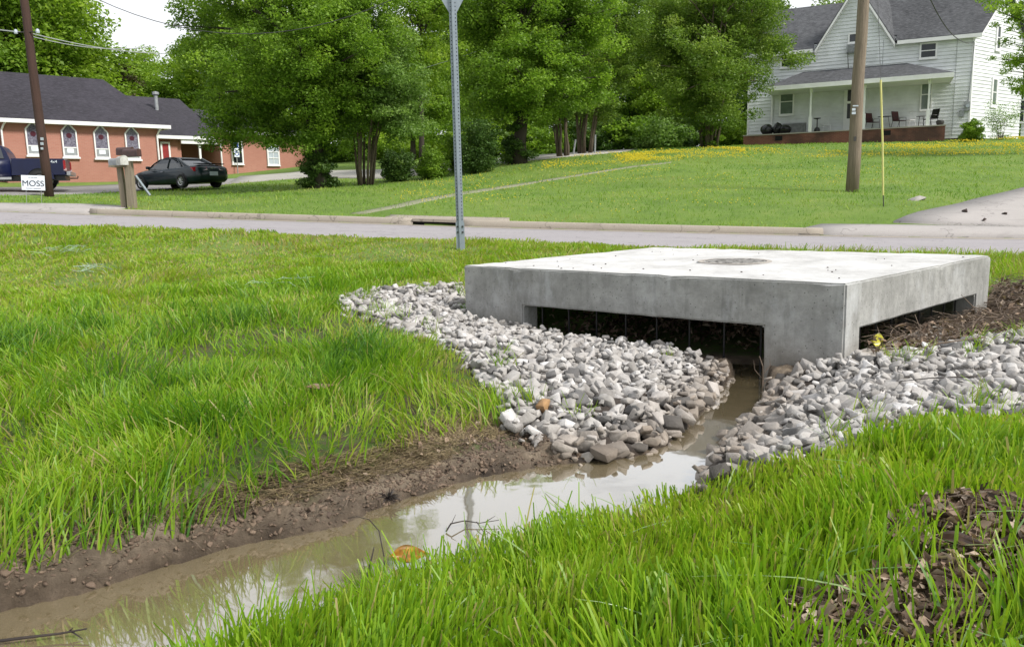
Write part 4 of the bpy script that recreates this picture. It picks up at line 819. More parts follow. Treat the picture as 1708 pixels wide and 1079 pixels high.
def tree(name, label, base, ells, m, nl, nc=200, rc=.7, size=.12, trunk=.25, bark='bark', stems=1, fork=.35, seed=1, limbs=22, group=None, flat=.5, droop=0, shell=.5, spread=.35, cat='tree', asp=1.8):
    """ells in world coords (x,y,z,rx,ry,rz)"""
    base = np.array(base, float); t_ = thing(name, label, cat, tuple(base), 0, group); E = [tuple(np.array(e[:3]) - base) + tuple(e[3:]) for e in ells]
    C0, rs_ = clusters(E, nc, rc, seed, shell); foliage('crown', C0, rs_, nl, size, seed + 1, m, t_, flat, droop, asp)
    r_ = random.Random(seed); mb = MB(); top = max(e[2] for e in E); cx_, cy_ = np.mean([e[0] for e in E]), np.mean([e[1] for e in E]); starts = []
    for s_ in range(stems):
        a = 6.28 * s_ / max(stems, 1) + r_.uniform(-.4, .4); sp_ = spread * top if stems > 1 else 0; x0 = math.cos(a) * trunk * .75 * (stems > 1); y0 = math.sin(a) * trunk * .75 * (stems > 1)
        tx, ty = cx_ * .7 + math.cos(a) * sp_ * r_.uniform(.4, 1), cy_ * .7 + math.sin(a) * sp_ * r_.uniform(.4, 1); rr_ = trunk * .72 if stems == 1 else trunk * (.62 / stems ** .62) * r_.uniform(.6, 1.2)
        P = [(x0, y0, -.15), (x0 * 1.1 + tx * .06, y0 * 1.1 + ty * .06, top * .12)]
        for q in (.3, .55, .8, 1.05): P.append((x0 + (tx - x0) * q ** 1.3 + r_.uniform(-.06, .06) * top * .3, y0 + (ty - y0) * q ** 1.3 + r_.uniform(-.06, .06) * top * .3, top * q))
        mb.tube(P, [rr_ * k for k in (1.35, 1, .85, .68, .45, .2)], 9); starts.append(P)
    o = mb.build('trunk', M[bark], t_, True); mb = MB(); cand = list(range(len(C0))); r_.shuffle(cand)
    for j in cand[:limbs]:
        P = starts[r_.randrange(len(starts))]; tgt = Vector(C0[j]); hz = max(fork * top, min(tgt.z * .75, top)); i = 1
        while i < len(P) - 2 and P[i + 1][2] < hz: i += 1
        f = (hz - P[i][2]) / max(1e-3, P[i + 1][2] - P[i][2]); s0_ = Vector(P[i]).lerp(Vector(P[i + 1]), max(0, min(1, f))); mid = s0_.lerp(tgt, .5) + Vector((r_.uniform(-.2, .2), r_.uniform(-.2, .2), .1 * (tgt - s0_).length))
        r0 = trunk * (.2 if stems == 1 else .1); mb.tube([s0_, mid, tgt], [r0, r0 * .6, r0 * .18], 5)
    mb.build('limbs', M[bark], t_, True); return t_
def ell(px, py, rx, ry, Y, dz=None):
    p = atY(px, py, Y); k = Y / F; return (p[0], p[1], p[2], rx * k, (dz if dz else rx * k * .85), ry * k)
def base_at(px, Y): p = atY(px, 300, Y); return (p[0], p[1], g1(p[0], p[1]) - .05)
B_ = lambda px, py: tuple(ground(px, py))
# the big oak on the left, ivy at its foot
b0 = B_(533, 314); Y = b0[1]
tree('oak_tree', 'largest broad oak in front of the brick church, low hanging limbs and ivied foot', b0,
     [ell(520, 60, 150, 120, Y), ell(400, 120, 95, 60, Y), ell(350, 25, 70, 45, Y), ell(620, 110, 90, 90, Y), ell(450, -20, 150, 60, Y), ell(520, -110, 150, 80, Y), ell(500, -210, 120, 90, Y), ell(420, -160, 80, 70, Y), ell(590, 0, 110, 60, Y), ell(550, 205, 75, 38, Y), ell(545, 150, 90, 50, Y - 1.6), ell(470, 90, 110, 60, Y - 2), ell(560, 60, 90, 60, Y - 2), ell(425, 222, 75, 30, Y), ell(370, 205, 45, 26, Y), ell(500, 240, 60, 22, Y - 1), ell(470, 165, 100, 45, Y), ell(420, 190, 75, 28, Y), ell(400, 222, 45, 20, Y), ell(480, 215, 60, 22, Y), ell(330, 80, 50, 24, Y)],
     'oak', 190000, 820, .55, .1, .38, seed=11, limbs=60, fork=.28, flat=.58)
C0, rs_ = clusters([(0, 0, .6, .8, .75, .8), (0, 0, 1.7, .5, .5, .9), (0, 0, 2.7, .5, .5, .8)], 90, .32, 5); ivy = foliage('ivy', C0, rs_, 15000, .1, 6, 'dark', [o for o in COL.objects if o.name == 'oak_tree'][0])
# crape myrtle with fanned stems
b0 = B_(611, 309); Y = b0[1]
tree('crape_myrtle', 'crape myrtle with many fanned bare stems right of the large oak', b0, [ell(610, 120, 75, 55, Y), ell(650, 165, 60, 45, Y), ell(570, 165, 45, 35, Y), ell(690, 205, 22, 16, Y), ell(640, 75, 50, 50, Y), ell(610, 190, 70, 28, Y), ell(640, 150, 70, 45, Y - 1), ell(665, 205, 40, 22, Y - .6), ell(585, 210, 35, 16, Y - .5)], 'soft', 52000, 220, .5, .1, .34, 'barkpale', 13, .5, 21, 26, None, .5, .25, spread=.3)
# tall tree with sky gaps
b0 = base_at(705, 44); tree('tall_tree', 'tall thin airy tree with sky showing through, left of the sign post', b0, [ell(705, 40, 55, 75, 44), ell(720, -10, 75, 50, 44), ell(690, 130, 60, 40, 44)], 'lime', 22000, 150, .75, .14, .2, seed=31, limbs=30)
b0 = base_at(690, 52); tree('tall_tree', 'green spreading tree filling the gap low behind the sign post, left side', b0, [ell(700, 190, 80, 60, 52), ell(660, 110, 60, 50, 52), ell(760, 150, 50, 60, 52)], 'oak', 26000, 150, .9, .15, .25, seed=33, limbs=20)
# layered dark-trunked tree right of the sign
b0 = B_(866, 273); Y = b0[1]
tree('oak_tree', 'layered oak directly right of the sign post with a dark ivied trunk', b0, [ell(870, 60, 110, 95, Y), ell(800, 40, 60, 90, Y), ell(960, 90, 70, 70, Y), ell(860, -10, 120, 60, Y), ell(870, 120, 90, 60, Y - 2), ell(850, 170, 60, 32, Y - 1.5), ell(960, 20, 80, 70, Y), ell(900, 165, 95, 36, Y), ell(820, 150, 60, 45, Y), ell(985, 150, 40, 28, Y)], 'oak', 120000, 520, .62, .115, .42, seed=41, limbs=50, fork=.35, flat=.55)
C0, rs_ = clusters([(0, 0, .7, .75, .7, .95), (0, 0, 2.2, .5, .5, 1.2)], 60, .32, 7); foliage('ivy', C0, rs_, 9000, .11, 8, 'dark', [o for o in COL.objects if o.name == 'oak_tree.001'][0])
b0 = B_(938, 262); Y = b0[1]
tree('crape_myrtle', 'left one of the two crape myrtles on the lawn rise, narrow fanned stems', b0, [ell(935, 175, 52, 36, Y), ell(920, 120, 40, 40, Y)], 'soft', 17000, 80, .5, .12, .36, 'barkpale', 7, .5, 22, 16, None, spread=.18)
b0 = B_(976, 257); Y = b0[1]
tree('crape_myrtle', 'right one of the two crape myrtles on the lawn rise, wider stem fan', b0, [ell(985, 172, 58, 40, Y), ell(1010, 95, 55, 55, Y), ell(1030, 40, 50, 60, Y)], 'olive', 22000, 110, .6, .13, .42, 'barkpale', 9, .5, 23, 20, None, spread=.22)
# large bushy tree left of the house
b0 = B_(1182, 246); Y = b0[1]
tree('bushy_tree', 'large bushy many stemmed tree overlapping the left end of the white house', b0, [ell(1180, 60, 110, 110, Y), ell(1110, 80, 55, 80, Y), ell(1240, 40, 70, 80, Y), ell(1200, 0, 110, 60, Y), ell(1180, 165, 82, 50, Y), ell(1175, 110, 90, 70, Y - 2), ell(1190, 190, 60, 26, Y - 1.5), ell(1290, 80, 40, 40, Y), ell(1320, 100, 26, 14, Y), ell(1255, 140, 22, 24, Y)], 'olive', 120000, 520, .65, .115, .5, 'barkpale', 11, .4, seed=51, limbs=60, spread=.3, flat=.6)
C0, rs_ = clusters([(0, 0, .6, .6, .6, .6)], 24, .28, 9); foliage('ivy', C0, rs_, 3500, .12, 10, 'oak', [o for o in COL.objects if o.name == 'bushy_tree'][0])
# tree at the right edge
b0 = base_at(1790, 35); tree('maple_tree', 'pale green open tree hanging its branches before the right gable', b0, [ell(1700, 20, 50, 40, 35), ell(1675, 105, 38, 14, 35), ell(1650, 100, 20, 12, 35), ell(1705, 150, 24, 16, 35), ell(1770, 60, 90, 110, 35), ell(1715, 85, 34, 26, 35), ell(1790, -20, 110, 60, 35), ell(1660, -5, 30, 18, 35)], 'lime', 20000, 230, .34, .1, .25, seed=61, limbs=60, fork=.3)
# shrubs
def shrub(px, py, w_, h_, m, n, seed, lab, size=.09, name='shrub', rc=.24, yy=0):
    b0 = base_at(px, yy) if yy else B_(px, py); k = b0[1] / F; rx = w_ * k / 2; rz_ = h_ * k / 2; return tree(name, lab, b0, [(b0[0], b0[1], b0[2] + rz_ * .85, rx * .85, rx * .85, rz_ * .9), (b0[0], b0[1], b0[2] + rz_ * .5, rx * .8, rx * .8, rz_ * .5)], m, n, int(n / 90), rc, size, .06, seed=seed, limbs=8, stems=4, shell=.4, cat='shrub', flat=.8)
shrub(663, 303, 58, 62, 'dark', 9000, 71, 'dark rounded shrub beside the bare myrtle stems')
shrub(721, 299, 60, 58, 'oak', 9000, 72, 'mid green rounded shrub just left of the sign post')
shrub(797, 288, 80, 96, 'dark', 16000, 73, 'tallest dark shrub just right of the sign post', rc=.3)
shrub(758, 288, 44, 76, 'oak', 6000, 74, 'upright green shrub hidden partly by the sign post')
shrub(1616, 232, 46, 44, 'oak', 7000, 75, 'round green shrub at the right corner of the porch', rc=.18, yy=43.6)
b0 = base_at(1664, 44.6); t_ = tree('wispy_shrub', 'tall sparse twiggy shrub before the right gable wall', b0, [ell(1668, 200, 30, 34, b0[1])], 'soft', 2600, 90, .3, .07, .1, 'barkpale', 12, .2, 76, 30, None, spread=.5, cat='shrub')
# ---------------- woods behind: five sources copied with their parts
def wood_src(k, m, nl, nm):
    r_ = random.Random(k); es = [(r_.uniform(-1.6, 1.6), r_.uniform(-1, 1), z, r_.uniform(2., 3.3), 2.4, r_.uniform(1.5, 2.6)) for z in (3.4, 5.5, 7.6, 9.6, 11.4)]; es[-1] = es[-1][:3] + (1.6, 1.6, 1.8)
    return tree(nm, 'x', (0, 0, 0), es, m, nl, 170, 1.1, .21, .22, seed=k, limbs=14, shell=.42)
SRC = [wood_src(201, 'lime', 27000, 'woodland_tree'), wood_src(202, 'oak', 27000, 'woodland_tree'), wood_src(203, 'olive', 27000, 'woodland_tree'), wood_src(204, 'lime', 27000, 'woodland_tree'), wood_src(205, 'dark', 27000, 'woodland_tree')]
es = [(0, 0, z, 2.2 - z * .15, 2.2 - z * .15, .8) for z in (2, 3.4, 4.8, 6.2, 7.6, 9)]; PINE = tree('pine_tree', 'brownish pine rising behind the church roofs', (0, 0, 0), es, 'pine', 9000, 90, .8, .22, .22, seed=207, limbs=20, shell=.5)
# (pixel column, distance, pixel row of the top, source)
WD = [(-70, 62, -190, 0), (25, 60, -170, 1), (95, 63, -180, 0), (128, 66, -90, 3), (60, 74, -150, 2), (186, 74, 62, 0), (232, 82, 80, 3), (262, 80, 72, 0), (290, 84, 92, 3), (325, 76, 60, 1), (375, 66, -20, 0), (455, 62, -30, 1), (520, 70, -40, 3), (600, 66, -40, 0), (655, 78, 40, 2),
      (700, 86, 30, 3), (760, 62, -50, 0), (830, 70, -50, 3), (900, 66, -50, 0), (965, 72, -30, 3), (1000, 60, 20, 1), (1050, 64, -50, 4), (1090, 58, -20, 3), (1120, 72, -50, 2), (1180, 66, -50, 1), (1240, 62, -40, 4), (1300, 76, -20, 4), (1350, 84, -12, 2), (1410, 88, -20, 1), (1480, 90, -40, 4), (1580, 92, -10, 1), (1675, 95, 40, 2), (1720, 80, 95, 0), (1790, 70, -30, 1), (-160, 64, -100, 1), (1880, 66, -60, 3)]
lbl = ['bright lime', 'mid green', 'olive green', 'pale lime', 'deep green']
side = lambda px: 'behind the church roof' if px < 340 else ('behind the large oak' if px < 660 else ('behind the sign post' if px < 860 else ('behind the lawn myrtles' if px < 1110 else ('behind the bushy tree' if px < 1310 else 'behind the white house'))))
used = {}; first = [True] * 5
for px, Y, ty, k in WD:
    p = atY(px, 300, Y); zg = g1(p[0], p[1]) - .2; zt_ = atY(px, ty, Y)[2]; s_ = (zt_ - zg) / 13.3
    if first[k]: o = SRC[k]; first[k] = False
    else: o = copy_tree(SRC[k])
    o.location = (p[0], p[1], zg); wsc = s_ * random.uniform(.95, 1.2) if s_ > .75 else s_ * 1.25; o.scale = (wsc, wsc, s_); o.rotation_euler = (0, 0, random.uniform(0, 6.28))
    base_l = '%s woodland tree %s' % (lbl[k], side(px)); used[base_l] = used.get(base_l, 0) + 1
    o['label'] = base_l if used[base_l] == 1 else base_l + (', further right' if used[base_l] == 2 else ', rightmost of its kind there' if used[base_l] == 3 else ', near the frame edge'); o['category'] = 'tree'; o['group'] = 'trees of the wood behind the lots'
p = atY(216, 200, 72); PINE.location = (p[0], p[1], g1(p[0], p[1])); s_ = (atY(216, 112, 72)[2] - p[2] * 0 - g1(p[0], p[1])) / 9.8; PINE.scale = (s_ * 1.25, s_ * 1.25, s_)
# low understory along the back of the lane
us = [(560, 56, 235, 'oak'), (610, 60, 225, 'dark'), (655, 58, 215, 'lime'), (700, 60, 222, 'oak'), (745, 57, 205, 'lime'), (800, 58, 190, 'dark'), (860, 58, 195, 'lime'), (915, 57, 205, 'oak'), (960, 58, 200, 'dark'), (1010, 56, 190, 'dark'), (1060, 55, 185, 'oak'), (1095, 53, 200, 'soft'), (1130, 56, 170, 'dark'), (1215, 56, 200, 'lime'), (1240, 60, 170, 'oak')]
cn = {'oak': 'mid green', 'dark': 'dark', 'lime': 'bright green', 'soft': 'pale grey green'}; cu = {}
for i, (px, Y, ty, m_) in enumerate(us):
    p = atY(px, 300, Y); zg = g1(p[0], p[1]); hh = atY(px, ty, Y)[2] - zg; wd_ = 1.9
    nm = cn[m_] + ' thicket at the edge of the wood ' + side(px); cu[nm] = cu.get(nm, 0) + 1; nm = nm if cu[nm] == 1 else nm + (', further right' if cu[nm] == 2 else ', rightmost')
    tree('thicket', nm, (p[0], p[1], zg - .1), [(p[0], p[1], zg + hh * .45, wd_, 1.6, hh * .5), (p[0] + .8, p[1], zg + hh * .3, wd_, 1.6, hh * .35)], m_, 5500, 50, .7, .2, .12, seed=300 + i, limbs=6, stems=3, group='thickets along the wood edge', cat='thicket', shell=.45)
# far wood that closes the horizon: one mass
r_ = np.random.default_rng(9); n = 620; X = r_.uniform(-95, 120, n); Yc = r_.uniform(96, 108, n) + np.abs(X) * .02; zg = gz(X, Yc); Hh = 3.5 + 5 * fbm(X * .08, Yc * .02, 3, 3); Zc = zg + r_.uniform(0, 1, n) * Hh
tag(foliage('far_wood', np.column_stack([X, Yc, Zc]), r_.uniform(1.4, 2.4, n), 52000, .55, 12, 'oak', None, .8), 'distant dark wood closing the view behind everything', 'wood', kind='stuff')
#---MARK-HOUSE
# ================================================================== HOUSE
FLZ = 4.8
PR = atY(1625, 53, 46.0); PL = atY(1250, 80, 51.2)
hd = Vector((PR[0] - PL[0], PR[1] - PL[1], 0)); HL = hd.length; hd.normalize(); HRZ = math.atan2(hd.y, hd.x); HN = Vector((hd.y, -hd.x, 0))   # HN: outward, to the road
H0 = Vector((PL[0], PL[1], FLZ))
def hit(px, py, org, e, n_, off):
    """ray meets the vertical plane parallel to e at distance off along -n_ (into the building); returns (along, height)"""
    d = Vector(ray(px, py)); p0 = org - n_ * off; k = (p0 - Vector(CP)).dot(n_) / d.dot(n_); p = Vector(CP) + d * k; return (p - org).xy.dot(e.xy), p.z - org.z
hp = lambda px, py, off=0: hit(px, py, H0, hd, HN, off)
EZ = (hp(1625, 53)[1] + hp(1346, 73)[1]) / 2; print('house', HL, EZ, hp(1300, 200), hp(1324, 150), hp(1416, 213), hp(1535, 100), hp(1563, 72), hp(1367, 75), hp(1486, 66), hp(1432, -8), hp(1300, 14, 2.8), hp(1413, 7, 2.8), hp(1240, 219, -2.4), hp(1577, 208, -2.4), hp(1555, 133, -2.7), hp(1275, 143, -2.7), hp(1512, 108))
house = thing('farmhouse', 'white clapboard two storey farmhouse with central gable and hipped front porch', 'house', tuple(H0), HRZ)
SID = mat('white_clapboard', (.76, .78, .8), (.55, .57, .57), .6, 1.1)
def clip(P, z0, up):
    r = []
    for i in range(len(P)):
        a, b_ = P[i], P[(i + 1) % len(P)]; ia = (a[1] >= z0) == up or a[1] == z0; ib = (b_[1] >= z0) == up or b_[1] == z0
        if ia: r.append(a)
        if ia != ib and a[1] != b_[1]: k = (z0 - a[1]) / (b_[1] - a[1]); r.append((a[0] + (b_[0] - a[0]) * k, z0))
    return r
def siding(mb, P, fr, rev=.2):
    """P polygon (s,z); fr(s,z,out)->local point; overlapping boards, each tilted out at its foot"""
    z0 = min(p[1] for p in P); z1 = max(p[1] for p in P); z = z0
    while z < z1 - .01:
        zt_ = min(z + rev, z1 + .001); Q = clip(clip(P, z, True), zt_, False)
        if len(Q) >= 3:
            mb.add([fr(a, b_, .038 * (1 - (b_ - z) / rev) + .001) for a, b_ in Q], [tuple(range(len(Q)))])
            s_ = [a for a, b_ in Q if abs(b_ - z) < 1e-6]
            if len(s_) >= 2: a, c = min(s_), max(s_); mb.add([fr(a, z, 0), fr(c, z, 0), fr(c, z, .039), fr(a, z, .039)], [(0, 1, 2, 3)])
        z += rev
fF = lambda s, z, o: (s, -o, z)
HW = 5.6; gA, gB = hp(1367, 75)[0], hp(1486, 66)[0]; gm_ = (gA + gB) / 2; GH = 3.1; RH = EZ + 2.7
mb = MB(); siding(mb, [(0, -.62), (HL, -.62), (HL, EZ), (gB, EZ), (gm_, EZ + GH), (gA, EZ), (0, EZ)], fF); mb.build('front_wall', SID, house)
fR = lambda s, z, o: (HL + o, s, z)
mb = MB(); siding(mb, [(0, -.62), (HW, -.62), (HW, EZ), (HW / 2, RH), (0, EZ)], fR); mb.build('gable_wall', SID, house)
fLf = lambda s, z, o: (-o, s, z)
mb = MB(); siding(mb, [(0, -.62), (HW, -.62), (HW, EZ), (HW / 2, RH), (0, EZ)], fLf); siding(mb, [(0, -.62), (HL, -.62), (HL, EZ), (0, EZ)], lambda s, z, o: (s, HW + o, z)); mb.build('rear_walls', SID, house)
mb = MB(); mb.b2((.02, .02, -1.3), (HL - .02, HW - .02, -.61)); mb.build('foundation', M['oldbrick'], house)
for s_ in (0, HL): mb = MB(); mb.b2((s_ - .04, -.05, -.62), (s_ + .05, .09, EZ - .1)); mb.build('corner_board', M['trim'], house)
# main roof, cross gable, eaves boards
mb = MB(); ov = .35; sl = (RH - EZ) / (HW / 2); T_ = .1
def slopeq(mb, P, th=T_): n = len(P); mb.add([(x, y, z) for x, y, z in P] + [(x, y, z + th) for x, y, z in P], [tuple(range(n))[::-1], tuple(range(n, 2 * n))] + [(i, (i + 1) % n, n + (i + 1) % n, n + i) for i in range(n)])
ez = EZ - ov * sl
slopeq(mb, [(-.35, -ov, ez), (gA - .3, -ov, ez), (gA - .3 + 0, 0, EZ), (gA + .2, 0, EZ + .03), (gm_, HW / 2, RH), (-.35, HW / 2, RH)])
slopeq(mb, [(gB + .3, -ov, ez), (HL + .35, -ov, ez), (HL + .35, HW / 2, RH), (gm_, HW / 2, RH), (gB - .2, 0, EZ + .03), (gB + .3, 0, EZ)])
slopeq(mb, [(-.35, HW / 2, RH), (HL + .35, HW / 2, RH), (HL + .35, HW + ov, ez), (-.35, HW + ov, ez)])
rf = mb.build('roof', M['roofgrey'], house)
mb = MB(); gs = GH / ((gB - gA) / 2)
slopeq(mb, [(gA - .22, -ov, EZ - .22 * gs), (gm_, -ov, EZ + GH), (gm_, HW / 2, EZ + GH), (gA - .22, .5, EZ - .22 * gs)], .09)
slopeq(mb, [(gB + .22, -ov, EZ - .22 * gs), (gm_, -ov, EZ + GH), (gm_, HW / 2, EZ + GH), (gB + .22, .5, EZ - .22 * gs)], .09)
mb.build('gable_roof', M['roofgrey'], house)
mb = MB(); q = .2
for a, c in (((gA - .22, EZ - .22 * gs), (gm_, EZ + GH)), ((gB + .22, EZ - .22 * gs), (gm_, EZ + GH))):
    mb.prism([(a[0], a[1] - q), (c[0], c[1] - q), (c[0], c[1] - .002), (a[0], a[1] - .002)], 'y', -ov - .03, -ov + .01); mb.prism([(a[0], a[1] - q * 1.3), (c[0], c[1] - q * 1.3), (c[0], c[1] - q), (a[0], a[1] - q)], 'y', -ov + .12, -.04)
mb.b2((-.37, -ov - .04, ez - .14), (gA - .34, -ov - .003, ez + .06)); mb.b2((gB + .34, -ov - .04, ez - .14), (HL + .37, -ov - .003, ez + .06))
mb.b2((-.3, -ov, ez - .13), (gA - .25, -.04, ez - .1)); mb.b2((gB + .25, -ov, ez - .13), (HL + .3, -.04, ez - .1))
for k in (1, -1):
    for xs in (HL + .3, -.36): mb.prism([(HW / 2 + k * (HW / 2 + ov), ez - .16), (HW / 2, RH - .16), (HW / 2, RH - .003), (HW / 2 + k * (HW / 2 + ov), ez - .003)], 'x', xs, xs + .06)
mb.build('eaves_trim', M['trim'], house)
def window(par, fr, s0, s1, z0, z1, glass='glass', rails=1, fw=.09, name='window', mull=0):
    """frame standing proud of the wall, glass set inside it"""
    mb = MB()
    def bx(a, c, d, e_, o0=.0, o1=.1):
        V = [fr(a, d, o0), fr(c, d, o0), fr(c, e_, o0), fr(a, e_, o0), fr(a, d, o1), fr(c, d, o1), fr(c, e_, o1), fr(a, e_, o1)]; mb.add(V, [(0, 3, 2, 1), (4, 5, 6, 7), (0, 1, 5, 4), (1, 2, 6, 5), (2, 3, 7, 6), (3, 0, 4, 7)])
    bx(s0 - fw, s0, z0 - fw, z1 + fw); bx(s1, s1 + fw, z0 - fw, z1 + fw); bx(s0, s1, z1, z1 + fw); bx(s0, s1, z0 - fw, z0)
    bx(s0 - fw * 1.3, s1 + fw * 1.3, z0 - fw * 1.5, z0 - fw - .002, 0, .13)
    for k in range(rails): zz = z0 + (z1 - z0) * (k + 1) / (rails + 1); bx(s0, s1, zz - .025, zz + .025, .064, .09)
    for k in range(mull): ss = s0 + (s1 - s0) * (k + 1) / (mull + 1); bx(ss - .015, ss + .015, z0, z1, .064, .085)
    o = mb.build(name, M['trim'], par); mb = MB(); bx(s0 + .001, s1 - .001, z0 + .001, z1 - .001, .055, .062); mb.build('pane', M[glass], o); return o
def wpx(par, fr, x0, y0, x1, y1, off=0, f=hp, **k):
    a = f(x0, y1, off); c = f(x1, y0, off); return window(par, fr, a[0], c[0], min(a[1], c[1]), max(a[1], c[1]), **k)
wpx(house, fF, 1302, 149, 1323, 191, glass='curtain'); wpx(house, fF, 1536, 133, 1554, 183, glass='curtain', fw=.07)
wpx(house, fF, 1536, 73, 1561, 97); wpx(house, fF, 1304, 88, 1326, 112, fw=.1); wpx(house, fF, 1417, 57, 1434, 71, rails=0)
SHR = .55; e2 = (hd * SHR - HN).normalized(); n2 = Vector((e2.y, -e2.x, 0))
def rp(px, py, off=0): q = hit(px, py, H0 + hd * HL, e2, n2, 0); return q[0] / math.sqrt(1 + SHR ** 2), q[1]
print('gable windows', rp(1660, 82), rp(1668, 45), rp(1651, 175), rp(1662, 133))
wpx(house, fR, 1660, 46, 1667, 81, f=rp, fw=.12); wpx(house, fR, 1652, 134, 1661, 175, f=rp, glass='curtain', fw=.12)
# window air conditioner with a brace
a = hp(1412, 90); c = hp(1429, 76); mb = MB(); mb.b2((a[0], -.4, a[1]), (c[0], -.035, c[1])); ac = mb.build('air_conditioner', M['greymetal'], house)
mb = MB()
for k in range(6): zz = a[1] + (c[1] - a[1]) * (k + .5) / 6; mb.b2((a[0] + .05, -.405, zz - .012), (c[0] - .05, -.401, zz + .012))
mb.build('grille', M['darkmetal'], ac); mb = MB(); mb.tube([(a[0] + .08, -.36, a[1]), (a[0] + .14, -.05, a[1] - .95)], .02); mb.build('brace', M['darkmetal'], ac)
# porch
pl, pz = hp(1240, 219, -2.4); pr = hp(1577, 208, -2.4)[0]; PD = 2.4; z_e = (hp(1555, 133, -2.7)[1] + hp(1275, 145, -2.7)[1]) / 2 + .08; z_t = hp(1512, 108)[1]
mb = MB(); mb.b2((pl, -PD, -1.25), (pr, -.04, -.06)); mb.build('porch_base', M['oldbrick'], house)
mb = MB(); mb.b2((pl - .03, -PD - .03, -.06), (pr + .03, -.04, .0)); mb.build('porch_floor', M['conc_far'], house)
for px, py in ((1299, 231), (1479, 222)):
    a = hp(px, py, -2.4); mb = MB(); mb.b2((a[0] - .2, -PD - .012, a[1] - .13), (a[0] + .2, -PD - .002, a[1] + .13)); mb.build('vent', M['void'], house)
ea = hp(1278, 143, -2.8)[0]; eb = hp(1590, 131, -2.8)[0]; ta = hp(1341, 119)[0]; tb = hp(1512, 108)[0]
mb = MB(); slopeq(mb, [(ea, -2.8, z_e), (eb, -2.8, z_e), (tb, -.03, z_t), (ta, -.03, z_t)], .07); slopeq(mb, [(eb, -2.8, z_e), (eb, -.03, z_e), (tb, -.03, z_t)], .07); slopeq(mb, [(ea, -2.8, z_e), (ta, -.03, z_t), (ea, -.03, z_e)], .07); mb.build('porch_roof', M['roofgrey'], house)
mb = MB(); mb.b2((ea - .03, -2.85, z_e - .2), (eb + .03, -2.802, z_e + .05)); mb.b2((ea - .03, -2.8, z_e - .2), (ea, -.04, z_e + .05)); mb.b2((eb, -2.8, z_e - .2), (eb + .03, -.04, z_e + .05)); mb.b2((ea, -2.79, z_e - .17), (eb, -.04, z_e - .14)); mb.build('porch_eaves', M['trim'], house)
for px, py in ((1351, 216), (1440, 212), (1547, 208)):
    a = hp(px, py, -2.3)[0]; mb = MB(); mb.box((a, -2.3, (z_e - .17) / 2), (.1, .1, z_e - .17)); mb.box((a, -2.3, .42), (.18, .18, .84)); mb.box((a, -2.3, z_e - .29), (.16, .16, .2)); mb.build('porch_post', M['trim'], house)
a = hp(1287, 210)[0]; mb = MB(); mb.b2((a - .05, -.14, 0), (a + .05, -.035, z_e)); mb.build('porch_post', M['trim'], house)
# front door behind a storm door
a = hp(1409, 214)[0]; c = hp(1431, 214)[0]; dt = hp(1415, 144)[1]; mb = MB(); mb.b2((a, -.08, 0), (c, -.034, dt)); dr = mb.build('door', M['trim'], house); mb = MB(); mb.b2((a + .09, -.09, dt * .3), (c - .12, -.082, dt * .93)); pn = mb.build('pane', M['black'], dr); mb = MB(); mb.b2((a + .08, -.1, dt * .62), (c - .1, -.091, dt * .67)); mb.build('rail', M['trim'], dr)
mb = MB(); mb.b2((a - .1, -.07, 0), (a - .002, -.033, dt + .1)); mb.b2((c + .002, -.07, 0), (c + .1, -.033, dt + .1)); mb.b2((a, -.07, dt + .002), (c, -.033, dt + .1)); mb.build('door_frame', M['trim'], house)
# electric service: meter, box, conduit
a = hp(1613, 178); c = hp(1604, 190); mb = MB(); mb.box((a[0], -.14, a[1]), (.26, .2, .5)); mt_ = mb.build('meter_box', M['greymetal'], house); mb = MB(); mb.lathe([(0, .11), (.09, .11), (.09, 0), (.09, 0)], 14, Matrix.Translation((a[0], -.24, a[1])) @ Matrix.Rotation(rad(90), 4, 'X')); mb.build('meter_dial', M['plate'], mt_)
mb = MB(); mb.box((c[0], -.1, c[1]), (.24, .14, .36)); mb.build('junction_box', M['greymetal'], house)
tp = hp(1626, 72); mb = MB(); mb.tube([(a[0], -.1, a[1] + .25), (a[0] + .05, -.1, a[1] + .5), (tp[0] - .1, -.09, a[1] + 1.0), (tp[0] - .03, -.09, tp[1] - .2), (tp[0] - .03, -.1, tp[1]), (tp[0] - .1, -.16, tp[1] + .06)], .028, 6); mb.build('conduit', M['greymetal'], house)
for px in (1470, 1592): a = hp(px, 150)[0]; mb = MB(); mb.b2((a - .012, -.055, -.5 if px > 1500 else z_t + .1), (a + .012, -.036, EZ - .12)); mb.build('siding_seam', M['palewire'], house)
# rear wing at the right edge
mb = MB(); W2 = HL + .7; siding(mb, [(HL, -.4), (HL + 5.5, -.4), (HL + 5.5, 2.9), (HL, 2.9)], lambda s, z, o: (s, 5.9 - o, z)); mb.build('wing_wall', SID, house)
mb = MB(); slopeq(mb, [(HL - .1, 5.6, 2.8), (HL + 5.8, 5.6, 2.8), (HL + 5.8, 9, 4.4), (HL - .1, 9, 4.4)]); mb.build('wing_roof', M['roofgrey'], house)
a = [hit(1701, 203, H0, hd, HN, 5.9)[k] - (5.9 * SHR, 0)[k] for k in (0, 1)]; c = [hit(1718, 168, H0, hd, HN, 5.9)[k] - (5.9 * SHR, 0)[k] for k in (0, 1)]; window(house, lambda s, z, o: (s, 5.9 - o, z), a[0], c[0], a[1], c[1], mull=1)
bpy.context.view_layer.update()
def sheared(o):
    for c in o.children:
        co_ = np.empty(len(c.data.vertices) * 3); c.data.vertices.foreach_get('co', co_); co_ = co_.reshape(-1, 3); co_[:, 0] += np.maximum(co_[:, 1], 0) * SHR; c.data.vertices.foreach_set('co', co_.ravel()); c.data.update(); sheared(c)
sheared(house)
def hw(s, y, z): return H0 + hd * s - HN * y + Vector((0, 0, z))
